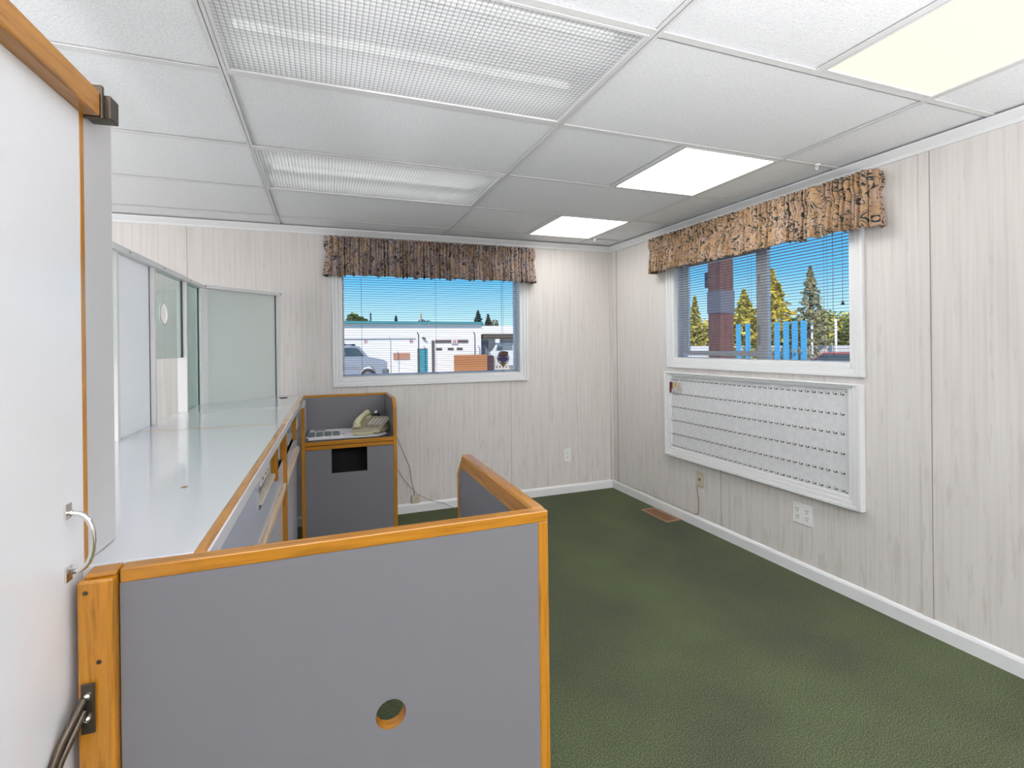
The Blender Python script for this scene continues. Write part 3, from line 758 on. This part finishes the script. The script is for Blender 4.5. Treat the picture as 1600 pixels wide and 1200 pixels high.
# oak band on the inside face of the side board
obj('inner_band', MB().box(-2.1065, -2.1025, PY1+.001, -2.402, CT-.040, CT-.002), OY, pa)
po = MB().box(-2.853, -2.807, -2.962, -2.918, 0, CT-.006); op = obj('corner_post', po, OZ, pa, bev=.004)
obj('post_cap', MB().box(-2.846, -2.806, -2.955, -2.921, CT-.006, CT+.001), OX, pa, bev=.003)
m = MB()
for x, z in ((-2.842, .957), (-2.826, .852)): m.lathe([(.0035, -2.9625), (.003, -2.9635)], (x, 0, z), 10, axis='y')
obj('screw', m, BRONZE, op)
# ------------------------------------------------------------------ tall cabinet at the far left (frame k: x=0 front face)
tc_ = thing('tall_cabinet', 'tall white cabinet with oak rail and chrome handle at left', 'cabinet', (-.25, -.4, 0), 'k')
obj('side_panel', MB().box(-.016, -.001, .000, .098, CT+.002, 1.716), STRIP, tc_)
obj('carcass', MB().box(-.33, -.018, -.95, -.085, 0, 1.716), STRIP, tc_)
dr = obj('door', MB().box(-.018, 0, -.93, -.010, .02, 1.700), WLAM, tc_, bev=.001)
obj('oak_lipping', MB().box(-.018, .0006, -.010, .002, .02, 1.700), OZ, dr, bev=.001)
obj('oak_rail', MB().box(-.040, .024, -.95, .000, 1.690, 1.730), OY, tc_, bev=.003)
obj('rail_bracket', MB().box(-.010, .026, .002, .010, 1.688, 1.742).box(-.010, .034, .010, .040, 1.692, 1.730), BRONZE, tc_, bev=.002)
hp_ = [(.004, -.058, 1.080)]
for i in range(13):
    a = pi*i/12; hp_.append((.006+.027*sin(a)**.7 if 0 < i < 12 else .006, -.058, 1.033+.043*cos(a)))
m = MB().tube(hp_, .0038, 10)
for z in (1.080, .988): m.box(0, .003, -.066, -.050, z-.011, z+.011)
obj('pull_handle', m, CHROME, dr, label='chrome bow handle')
# self closing hinge between door and post
hg = MB().box(.020, .032, -.066, -.060, .755, .825)
hg2 = MB()
hb = obj('hinge', MB().box(.018, .036, -.0672, -.0642, .752, .826), BRONZE, tc_, bev=.002)
for dz in (0, .022):
    obj('hinge_arm', MB().box(-.001, .004, -.135, -.100, .690+dz, .706+dz).tube([(.024, -.070, .790+dz*.8), (.010, -.100, .745+dz), (.002, -.130, .700+dz)], .0055, 8), BRONZE, hb, bev=.001)
for z in (.775, .808): obj('hinge_screw', MB().ball((.027, -.068, z), .005, n=8), CHROME, hb)

# ------------------------------------------------------------------ far phone desk
SX0, SX1, SY0, SY1 = -2.640, -2.062, -.665, -.195
st = thing('phone_desk', 'grey boxed phone desk with oak edging at the end of the counter', 'desk', ((SX0+SX1)/2, (SY0+SY1)/2, 0))
# front board with rectangular opening
m = MB(); hx0, hx1, hz0, hz1 = -2.466, -2.250, .530, .684
m.box(SX0+.020, hx0, SY0+.004, SY0+.020, 0, .684); m.box(hx1, SX1-.022, SY0+.004, SY0+.020, 0, .684); m.box(hx0, hx1, SY0+.004, SY0+.020, 0, hz0)
obj('front_board', m, GREY, st)
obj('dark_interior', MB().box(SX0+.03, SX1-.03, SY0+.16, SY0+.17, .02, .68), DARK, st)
obj('left_post', MB().box(SX0+.000, SX0+.020, SY0, SY0+.022, 0, .948), OZ, st, bev=.001)
obj('shelf', MB().box(SX0+.020, SX1-.022, SY0+.020, SY1-.018, .712, .734), GREY, st)
obj('shelf_nosing', MB().box(SX0+.020, SX1-.022, SY0-.006, SY0+.020, .711, .735), OX, st, bev=.003)
obj('lower_rail', MB().box(SX0+.020, SX1-.022, SY0-.001, SY0+.019, .684, .707), OX, st, bev=.003)
obj('back_board', MB().box(SX0+.002, SX1-.022, SY1-.018, SY1, 0, CT-.015), GREY, st)
obj('back_top_edge', MB().box(SX0+.002, SX1, SY1-.020, SY1+.001, CT-.015, CT+.002), OX, st, bev=.002)
obj('left_board', MB().box(SX0+.000, SX0+.014, SY0+.022, SY1-.018, .70, .948), PALEBLUE, st)
m = MB().prism([(SY0+.020, 0), (SY1, 0), (SY1, CT-.015), (SY0+.05, CT-.015), (SY0+.020, .93)], 'x', SX1-.021, SX1-.001)
obj('right_board', m, GREY, st)
obj('right_top_edge', MB().box(SX1-.022, SX1, SY0+.05, SY1-.02, CT-.015, CT+.002), OY, st, bev=.002)
m = MB().prism([(SY0, 0), (SY0+.020, 0), (SY0+.020, .925), (SY0+.055, CT-.015), (SY0+.055, CT+.002), (SY0+.045, CT+.002), (SY0, .928)], 'x', SX1-.022, SX1)
obj('right_front_edge', m, OZ, st, bev=.001)

ZS = .735
dp = MB().box(-2.612, -2.105, -.650, -.235, ZS, ZS+.003)
obj('desk_pad', dp, nm('black_pad', (.02, .02, .025), .5), None, label='black desk pad under the papers on the phone desk', cat='desk pad', bev=.001)
m = MB().prism([(-2.605, -.615), (-2.590, -.240), (-2.120, -.250), (-2.112, -.560), (-2.180, -.625)], 'z', ZS+.0032, ZS+.0042)
obj('paper_sheet', m, PAPER, None, label='large white blotter sheet lying under phone and flyer', cat='paper')
fl = thing('flyer', 'white flyer with grey green photographs lying left of the phone', 'flyer', (-2.48, -.42, ZS+.0044))
m = MB().prism([(-2.618, -.545), (-2.600, -.225), (-2.355, -.240), (-2.372, -.560)], 'z', ZS+.0044, ZS+.0054); obj('sheet', m, PAPER, fl)
def photomat(i):
    m = nm('flyer_photo_%d' % i, rough=.4); f = noise(m, coord(m), 55, 3, .7)
    r = ramp(m, f, [(.35, (.03, .05, .05)), (.5, (.13, .19, .18)), (.68, (.45, .52, .50))]); L(m, r.outputs[0], B(m).inputs['Base Color']); return m
PH = photomat(1)
for i in range(4):
    x = -2.612+.052*i; obj('photograph', MB().box(x, x+.046, -.520+.004*i, -.330, ZS+.0055, ZS+.0059), PH, fl)
obj('photograph', MB().box(-2.575, -2.50, -.290, -.250, ZS+.0055, ZS+.0059), nm('grey_print', (.13, .15, .15), .5), fl)
obj('round_logo', MB().lathe([(.009, ZS+.0055), (.009, ZS+.0059)], (-2.388, -.46, 0), 16), nm('red_print', (.35, .07, .08), .5), fl)

# desk telephone
FR['p'] = Matrix.Translation((-2.195, -.425, ZS+.0044)) @ Matrix.Rotation(radians(-30), 4, 'Z')
ph = thing('desk_phone', 'beige corded push button telephone on the far desk shelf', 'telephone', (0, 0, 0), 'p')
def fz(y): return .028+(y+.105)*.30        # sloping top
m = MB().prism([(-.105, .004), (.105, .004), (.105, fz(.105)), (-.105, fz(-.105))], 'x', -.105, .098); obj('base', m, BEIGE, ph, bev=.006)
FACE = nm('phone_face', (.40, .36, .30), .5); KEYM = nm('phone_key', (.68, .66, .60), .4)
def onface(x0, x1, y0, y1, lift, h):
    q = MB(); zf = lambda y: fz(y)+lift
    v = [(x0, y0, zf(y0)), (x1, y0, zf(y0)), (x1, y1, zf(y1)), (x0, y1, zf(y1))]
    v += [(a, b, c+h) for a, b, c in v]
    return q.faces(v, [(3, 2, 1, 0), (4, 5, 6, 7), (0, 1, 5, 4), (1, 2, 6, 5), (2, 3, 7, 6), (3, 0, 4, 7)])
obj('face_plate', onface(-.030, .092, -.090, .085, 0, .0025), FACE, ph, bev=.001)
for r in range(4):
    for c in range(4):
        x = -.018+c*.0265; y = -.030+r*.024; obj('key', onface(x, x+.017, y, y+.014, .0025, .005), KEYM, ph, bev=.001)
for c in range(3): obj('function_key', onface(-.020+c*.035, .005+c*.035, -.070, -.060, .0025, .003), nm('brown_key', (.22, .14, .10), .5), ph)
hs = [(-.070, -.098, .060), (-.070, -.070, .082), (-.070, -.030, .098), (-.070, .020, .110), (-.070, .065, .118), (-.070, .098, .108)]
hm = MB().tube(hs, [.023, .020, .016, .016, .020, .023], 12)
ho = obj('handset', hm, BEIGE2, ph, smooth=True)
obj('earpiece', MB().lathe([(.026, 0), (.026, .018), (.018, .030)], (-.070, .085, .070), 16), BEIGE2, ho)
obj('mouthpiece', MB().lathe([(.026, 0), (.026, .018), (.018, .028)], (-.070, -.085, .038), 16), BEIGE2, ho)
cp = []; IP = FR['p'].inverted()
for i in range(260):
    t = i/260; a = t*26*2*pi
    bx_, by_ = (-2.330+.130*t, -.545-.030*sin(pi*t)); wp_ = IP @ Vector((bx_, by_, 0)); bx_, by_ = wp_.x, wp_.y
    cp.append((bx_, by_+.009*cos(a), .011+.009*sin(a)))
m = MB().tube(cp, .0022, 5); m.tube([(-.070, -.100, .050), (-.085, -.125, .045), (-.085, -.145, .018), tuple(cp[0])], .0025, 6)
obj('coiled_cord', m, BEIGE2, ph)
be = thing('desk_bell', 'small dark jar with chrome dome standing behind the telephone', 'desk bell', (-2.150, -.245, ZS+.0044))
obj('jar_body', MB().lathe([(.024, 0), (.026, .004), (.026, .088), (.022, .094)], (-2.150, -.245, ZS+.0044), 20), nm('dark_blue_plastic', (.012, .014, .03), .2), be)
obj('chrome_dome', MB().lathe([(.021, .094), (.020, .106), (.014, .116), (.005, .120), (.003, .124)], (-2.150, -.245, ZS+.0044), 20), CHROME, be)

# ------------------------------------------------------------------ outside: yard and building seen through the back window
def ground():
    m = nm('sunlit_gravel', rough=.95); f = noise(m, coord(m), .8, 5, .7)
    r = ramp(m, f, [(.35, (.52, .48, .42)), (.6, (.70, .67, .62))]); L(m, r.outputs[0], B(m).inputs['Base Color']); return m
struct('ground', MB().box(-120, 180, .5, 200, -.75, -.62).box(.6, 180, -120, .5, -.75, -.62), ground())
YB = 26.16
SID = nm('cream_siding', (.86, .82, .78), .8)
def siding():
    m = nm('sunlit_siding', rough=.85); v = coord(m); s_ = N(m, 'ShaderNodeSeparateXYZ'); L(m, v, s_.inputs[0])
    f = math_(m, 'FRACT', math_(m, 'MULTIPLY', s_.outputs[2], 5)); r = ramp(m, f, [(.0, (.70, .66, .63)), (.06, (.85, .81, .78)), (1., (.87, .84, .81))])
    L(m, r.outputs[0], B(m).inputs['Base Color']); return m
SIDM = siding()
bd = thing('motel_building', 'long low cream building with numbered units beyond the back window', 'building', (2, YB, -.62))
obj('wall', MB().box(-9, 7.2, YB, YB+7, -.62, 2.72), SIDM, bd)
obj('end_wall', MB().box(7.2, 14, YB+.8, YB+7, -.62, 2.60).box(7.2, 14, YB-.5, YB+.8, 2.10, 2.62), SIDM, bd)
TEAL = nm('teal_metal', (.06, .26, .28), .5)
obj('roof_edge', MB().box(-9.2, 7.25, YB-.25, YB+7, 2.72, 2.88), TEAL, bd)
obj('eave_pipe', MB().box(-9, 2.9, YB-.06, YB, 1.80, 1.86), nm('grey_conduit', (.35, .35, .35), .6), bd)
obj('carport_opening', MB().box(7.22, 13.5, YB+.60, YB+.70, 1.80, 2.10), nm('brown_fascia', (.09, .06, .045), .8), bd)
obj('carport_beam', MB().box(7.22, 13.5, YB-.45, YB-.35, 1.82, 2.12), nm('brown_beam_paint', (.10, .07, .05), .8), bd)
dT = obj('teal_door', MB().box(3.15, 3.64, YB-.05, YB, -.55, 1.15), nm('teal_door_paint', (.05, .28, .33), .5), bd); obj('door_jamb', MB().box(3.00, 3.15, YB-.08, YB, -.55, 1.20).box(3.15, 3.64, YB-.08, YB, 1.15, 1.20), nm('grey_jamb', (.16, .20, .20), .6), dT)
OR = nm('orange_stained_boards', (.48, .19, .06), .7)
sb = obj('orange_board', MB().box(1.52, 2.52, YB-.06, YB, .54, .94), nm('terracotta_board', (.50, .24, .15), .7), bd)
NUM = nm('red_number_paint', (.45, .02, .02), .5)
RX = Matrix.Rotation(pi/2, 4, 'X')
for s_, x in (('21', -.09), ('22', 2.63)):
    text('unit_number', s_, .24, NUM, bd, mtx=Matrix.Translation((x, YB-.02, 1.65)) @ RX, depth=.01)
np_ = obj('number_plate', MB().box(5.18, 5.58, YB-.10, YB-.08, 1.48, 1.76), nm('pale_plate', (.75, .68, .66), .7), bd)
text('unit_number', '23', .22, NUM, np_, mtx=Matrix.Translation((5.38, YB-.12, 1.62)) @ RX, depth=.01)
obj('number_plate', MB().box(8.0, 8.3, YB-.52, YB-.50, 1.50, 1.76), nm('white_plate', (.8, .8, .78), .7), bd)
obj('awning_beam', MB().box(4.14, 6.30, YB-.07, YB, 1.56, 1.73), nm('weathered_beam', (.13, .09, .07), .8), bd)
m = MB()
for x in (4.20, 4.95, 5.55): m.box(x, x+.38, YB-.03, YB, 1.07, 1.22)
obj('vent_slots', m, nm('slot_dark', (.10, .08, .07), .8), bd)
obj('wall_lamp', MB().prism([(3.28, 1.86), (3.36, 1.92), (3.50, 1.84), (3.54, 1.76), (3.44, 1.80)], 'y', YB-.25, YB), nm('lamp_bronze', (.10, .08, .06), .5), bd)
obj('drain_pipe', MB().box(3.92, 4.05, YB-.12, YB, -.6, 1.71), nm('brown_pipe', (.11, .08, .07), .7), bd)
obj('garage_shade', MB().box(7.22, 7.95, YB+.74, YB+.79, .60, 1.70), nm('slate_door', (.14, .17, .22), .6), bd)
bt = MB().box(5.03, 7.16, YB-1.3, YB-1.25, -.5, .78)
for i in range(9): bt.box(5.03, 7.16, YB-1.32, YB-1.30, -.5+i*.142, -.5+i*.142+.12)
obj('wooden_fence', bt, OR, None, label='orange stained board fence in front of the cream building', cat='fence')
obj('rubbish_bin', MB().prism([(7.28, -.6), (7.62, -.6), (7.66, .60), (7.60, .72), (7.30, .72), (7.25, .60)], 'y', YB-1.2, YB-.7), nm('maroon_plastic', (.07, .025, .03), .6), None, label='dark maroon bin beside the orange board fence', cat='bin')
ck = MB()
for i in range(5): ck.box(7.75+i*.22, 7.86+i*.22, YB-1.0, YB-.96, -.5, .66)
ck.box(7.7, 8.8, YB-1.02, YB-.98, .55, .64).box(7.7, 8.8, YB-1.02, YB-.98, -.2, -.1)
obj('picket_fence', ck, nm('white_picket', (.62, .55, .46), .8), None, label='pale picket railing to the right of the maroon bin', cat='fence')
# parked light pickup under the carport
def pole(x, z1, r, y, c, label, name='utility_pole', grp='thin poles in the yard'):
    obj(name, MB().tube([(x, y, -.62), (x, y, z1-.15), (x-.10, y, z1)], r, 8), c, None, label=label, cat='pole', group=grp)
PG = nm('dark_pole', (.05, .05, .05), .6)
pole(2.93, 2.20, .035, YB-.9, PG, 'dark bent pole standing just left of the teal door')
pole(1.26, 1.93, .022, YB-.9, nm('grey_pole', (.3, .3, .32), .6), 'thin grey pole standing right of the silver pickup')
pole(6.50, 2.20, .035, YB-.9, PG, 'dark pole rising behind the orange board fence')
# silver pickup
VY0, VY1 = 22.2, 24.0
tk = thing('pickup_truck', 'silver four wheel drive parked outside at the left of the back window', 'car', (-1.6, 23.1, -.62))
SIL = nm('silver_paint', (.36, .38, .42), .3, .3); SILB = nm('dark_car_glass', (.05, .08, .10), .08)
prof = [(-3.9, -.22), (-3.95, .55), (-3.85, .72), (-3.75, 1.30), (-3.5, 1.40), (-.90, 1.40), (-.72, 1.33), (-.33, .82), (.45, .66), (.64, .55), (.69, .05), (.60, -.20), (.12, -.24), (.06, .08), (-.12, .28), (-.30, .33), (-.50, .28), (-.68, .08), (-.74, -.24), (-2.5, -.26), (-2.55, .05), (-2.75, .27), (-2.95, .32), (-3.15, .27), (-3.35, .05), (-3.4, -.22)]
obj('body', MB().prism(prof, 'y', VY0, VY1), SIL, tk, bev=.05)
m = MB()
for q in ([(-1.85, .85), (-1.85, 1.30), (-.95, 1.30), (-.80, 1.24), (-.50, .85)], [(-2.9, .85), (-2.9, 1.30), (-1.93, 1.30), (-1.93, .85)], [(-3.72, .85), (-3.62, 1.28), (-2.98, 1.30), (-2.98, .85)]): m.prism(q, 'y', VY0-.012, VY0+.01)
obj('side_windows', m, SILB, tk)
obj('windscreen', MB().prism([(-.74, 1.30), (-.36, .84), (-.345, .86), (-.72, 1.33)], 'y', VY0+.1, VY1-.1), SILB, tk)
obj('roof_rack', MB().box(-2.8, -1.0, VY0+.1, VY0+.16, 1.42, 1.48).box(-1.5, -1.44, VY0+.1, VY1-.1, 1.42, 1.52).box(-1.1, -.95, VY0+.1, VY1-.1, 1.40, 1.50), nm('rack_dark', (.06, .07, .09), .5), tk)
obj('door_trim', MB().box(-3.4, -.78, VY0-.02, VY0, .18, .30).box(-1.90, -1.87, VY0-.01, VY0, -.1, 1.3), nm('grey_trim', (.25, .25, .27), .5), tk)
obj('headlight', MB().box(.50, .68, VY0-.01, VY0+.3, .36, .52), nm('lamp_lens', (.35, .33, .34), .1), tk)
obj('bumper', MB().box(.40, .76, VY0-.02, VY1+.02, -.10, .14), nm('bumper_dark', (.13, .13, .13), .5), tk, bev=.02)
for x in (-.30, -2.95):
    wh = obj('wheel', MB().lathe([(.15, -.10), (.36, -.12), (.40, -.08), (.40, .10), (.36, .12)], (x, VY0+.13, -.20), 28, axis='y'), nm('tyre_rubber', (.04, .035, .03), .8), tk)
    obj('wheel_rim', MB().lathe([(.05, -.11), (.20, -.125), (.23, -.115), (.23, -.10)], (x, VY0+.13, -.20), 20, axis='y'), nm('alloy_grey', (.25, .23, .22), .4, .5), wh)
# white car under the carport
vc = thing('parked_car', 'white vehicle parked in the carport at the right of the back window', 'car', (9.6, YB-2, -.62))
obj('body', MB().prism([(7.9, .0), (7.9, .9), (8.05, 1.0), (8.25, 1.50), (11.2, 1.50), (11.4, 1.0), (11.6, 0)], 'y', YB+.0, YB+.45), nm('white_car_paint', (.72, .73, .74), .3), vc, bev=.04)
obj('side_windows', MB().prism([(8.22, 1.02), (8.34, 1.40), (9.4, 1.40), (9.4, 1.02)], 'y', YB-.02, YB+.01).prism([(9.5, 1.02), (9.5, 1.40), (11.1, 1.40), (11.3, 1.02)], 'y', YB-.02, YB+.01), nm('grey_car_glass', (.18, .22, .24), .1), vc)

# trees: trunk and a crown of many small leaf faces
def tree(loc, h, r, kind, col, label, cat='tree', n=1500, seed=1, group='trees outside', trunk=True, leafs=.05):
    rnd = random.Random(seed); x, y, z0 = loc
    t_ = thing('conifer_tree' if kind == 'cone' else ('shrub' if cat == 'shrub' else 'broadleaf_tree'), label, cat, loc, 'w', group)
    m = MB()
    lobes = [(rnd.uniform(-.5, .5)*r, rnd.uniform(-.5, .5)*r, rnd.uniform(.45, .8)*h, rnd.uniform(.45, .7)*r) for _ in range(9)]
    for i in range(n):
        if kind == 'cone':
            t = rnd.random()**1.4
            tier = (t*11) % 1.0; rad = r*(1-t)*(.50+.50*(1-tier))*(.55+.45*rnd.random()**.5); a = rnd.uniform(0, 2*pi)
            rad *= 1+.25*sin(a*5+int(t*11)*1.7)
            c = Vector((x+rad*cos(a), y+rad*sin(a), z0+h*(.10+.90*t)-rad*.18))
        else:
            lx, ly, lz, lr = lobes[i % 9]
            v = Vector((rnd.gauss(0, 1), rnd.gauss(0, 1), rnd.gauss(0, 1))).normalized()*lr*rnd.uniform(.6, 1)
            c = Vector((x+lx, y+ly, z0+lz))+v; c.z = max(c.z, z0+.05)
        s_ = leafs*rnd.uniform(.6, 1.5)*(h/5)**.5
        u = Vector((rnd.gauss(0, 1), rnd.gauss(0, 1), rnd.gauss(0, .6))).normalized(); v = u.cross(Vector((rnd.gauss(0, 1), rnd.gauss(0, 1), rnd.gauss(0, 1)))).normalized()
        m.faces([c-u*s_, c+v*s_*.6, c+u*s_, c-v*s_*.6], [(0, 1, 2, 3)])
    mt_ = nm('foliage', col, .8); f = noise(mt_, coord(mt_), 1.5, 4, .7)
    rr = ramp(mt_, f, [(.35, tuple(q*.45 for q in col)), (.6, col), (.75, tuple(min(1, q*1.35) for q in col))]); L(mt_, rr.outputs[0], B(mt_).inputs['Base Color'])
    obj('foliage', m, mt_, t_)
    if trunk: obj('trunk', MB().tube([(x, y, z0), (x, y, z0+h*(.92 if kind == 'cone' else .6))], [.035*h, .008*h], 8), nm('bark', (.14, .09, .05), .9), t_)
GZ = -.62
tree((.72, 46, GZ), 6.1, 1.05, 'round', (.20, .24, .02), 'yellow green bushy tree over the building roof at left', seed=4, n=3000, leafs=.13)
tree((1.35, 48, GZ), 5.9, .8, 'round', (.05, .10, .03), 'dark green tree just right of the yellow green one over the roof', seed=5, leafs=.1)
tree((13.3, 46, GZ), 5.75, 2.4, 'cone', (.03, .07, .05), 'taller dark fir over the roof at the right of the back window', seed=6, n=4500, leafs=.11)
tree((14.45, 46, GZ), 5.35, 2.0, 'cone', (.09, .09, .04), 'second smaller fir over the roof right of the taller one', seed=7, n=4000, leafs=.11)
tree((15.5, 46, GZ), 5.5, .95, 'round', (.28, .20, .06), 'low tan tree crown over the roof at far right', seed=8, leafs=.1)
tree((4.5, 46, GZ), 5.1, 1.6, 'cone', (.04, .10, .08), 'small dark tree top over the roof centre left', seed=9, n=2500, leafs=.1)
tree((7.45, 46, GZ), 5.7, .7, 'round', (.05, .09, .05), 'small round dark tree top over the roof centre', seed=10, n=900, leafs=.1)
tree((2.6, 46, GZ), 5.5, .5, 'round', (.05, .12, .09), 'tiny dark bush top over the roof beside the black chimney', seed=11, n=700, leafs=.09)
obj('chimney_pipe', MB().tube([(-.19, 44, -.62), (-.19, 44, 4.25)], .08, 8), PG, None, label='short black pipe over the roof far left', cat='pipe', group='roof pipes')
obj('chimney_pipe', MB().tube([(1.80, 44, -.62), (1.80, 44, 4.62)], .08, 8), PG, None, label='taller black pipe over the roof right of the yellow green tree', cat='pipe', group='roof pipes')
obj('radio_mast', MB().tube([(6.7, 44, -.62), (6.7, 44, 4.60)], .06, 8), nm('orange_mast', (.45, .14, .05), .6), None, label='orange mast over the roof left of the round dark tree top', cat='mast')
obj('roof_house', MB().prism([(-30, 2.6), (10.0, 2.6), (10.0, 3.10), (9.0, 3.30), (-30, 3.42)], 'y', 34, 38), TEAL, None, label='teal metal roof of a second building behind the cream one', cat='building')

# ------------------------------------------------------------------ outside: through the right window (towards +x)
def bark():
    m = nm('stained_post', rough=.7); f = noise(m, coord(m, 'Object', (9, 9, 1.3)), 3, 4, .6)
    r = ramp(m, f, [(.3, (.12, .052, .042)), (.6, (.19, .085, .07)), (.75, (.24, .12, .10))]); L(m, r.outputs[0], B(m).inputs['Base Color']); return m
pp = thing('porch_post', 'wide reddish brown timber post outside the right window', 'post', (1.54, .255, -.62))
obj('timber', MB().box(1.45, 1.63, .165, .345, -.62, 3.0), bark(), pp, bev=.01)
obj('reflection_band', MB().box(1.445, 1.635, .160, .350, 1.637, 1.878), nm('reflection_slate', (.16, .15, .18), .4), pp)  # reflection in the window glass, built as a slate band around the post
obj('meter_box', MB().box(1.46, 1.54, .345, .398, 1.93, 2.097), nm('dark_box', (.03, .03, .04), .5), pp)
XB = 25
YG, YG2, OG = (.70, .64, .13), (.78, .52, .08), (.55, .55, .17)
tree((XB, 21.9, GZ), 5.6, 2.6, 'cone', (.62, .54, .09), 'yellow green tree just right of the brown post', seed=21, n=4200, leafs=.12)
tree((XB, 19.7, GZ), 6.7, 2.9, 'cone', (.80, .62, .07), 'tallest yellow tree beside the window meeting stile', seed=22, n=4500, leafs=.12)
tree((XB-1, 16.3, GZ), 6.35, 1.75, 'cone', (.38, .35, .17), 'tall pointed spruce at right in the right window', seed=23, n=2600, leafs=.09)
tree((XB, 26.6, GZ), 5.6, 1.5, 'cone', (.52, .44, .08), 'narrow tree left of the brown post', seed=24, n=1500, leafs=.12)
tree((XB+2, 14.9, GZ), 4.1, 1.6, 'round', (.55, .55, .17), 'low yellow green tree at the right edge of the right window', seed=25, n=2600, leafs=.12)
for i, (y, h, c) in enumerate(((24.6, 3.7, YG), (23.2, 3.7, YG2), (21.0, 3.6, OG), (18.6, 3.3, YG), (17.1, 3.7, OG), (15.6, 3.5, YG), (27.0, 4.0, YG2))):
    tree((XB+3, y*1.10, GZ), h, 2.0, 'round', c, 'yellow green bush behind the blue boards, %s' % ('behind the left window sash', 'orange tinted beside the post', 'behind the leftmost boards', 'behind the rightmost boards', 'right of the boards', 'in front of the low tree', 'leftmost of the row')[i], 'shrub', seed=30+i, n=2600, leafs=.15, group='hedge bushes', trunk=False)
BL = nm('bright_blue_paint', (.08, .42, .72), .5)
bys = (22.4, 21.6, 20.6, 19.95, 19.3, 18.65, 18.05, 17.45)
for i, y in enumerate(bys):
    obj('painted_board', MB().box(XB-2.4, XB-2.34, (y-.20)*.9+.0, (y+.16)*.9, -.60, 2.52).box(XB-2.34, XB-2.28, (y-.1)*.9, (y+.02)*.9, -.62, 2.3), BL, None, label='upright bright blue board, %s of the eight in a row' % ('leftmost', 'second from left', 'third from left', 'fourth from left', 'fourth from right', 'third from right', 'second from right', 'rightmost')[i], cat='board', group='blue boards outside')
obj('bright_ground_band', MB().box(XB-1.2, XB-.9, -20, 60, -.62, 1.12), nm('sunlit_ground_white', (.85, .80, .76), .8), None, label='raised white strip for the sunlit ground beyond the right window', cat='wall')  # upright white strip standing in for the bright sunlit ground
for y, lb in ((16.45, 'white lamp pole left of the spruce'), (15.05, 'white lamp pole right of the spruce')):
    obj('lamp_pole', MB().tube([(XB-1.6, y*.96, GZ), (XB-1.6, y*.96, 2.55)], .06, 8), nm('white_pole', (.8, .76, .74), .5), None, label=lb, cat='pole', group='white poles outside')
rc = thing('parked_car', 'pale red car at the lower right corner of the right window', 'car', (XB-3.2, 12.6, GZ))
obj('body', MB().prism([(15.0, -.35), (15.0, .25), (14.6, .38), (13.9, .42), (13.3, .80), (11.6, .80), (11.0, .40), (10.4, .35), (10.3, -.35)], 'x', XB-4.2, XB-2.6), nm('faded_red_paint', (.50, .12, .08), .4), rc, bev=.04)
obj('side_windows', MB().prism([(13.75, .44), (13.25, .74), (11.7, .74), (11.2, .44)], 'x', XB-4.22, XB-4.18), SILB, rc)
for y in (14.2, 11.1): obj('wheel', MB().lathe([(.12, -.10), (.29, -.11), (.31, 0), (.29, .1)], (XB-4.1, y, -.31), 20, axis='x'), nm('tyre', (.03, .03, .03), .8), rc)
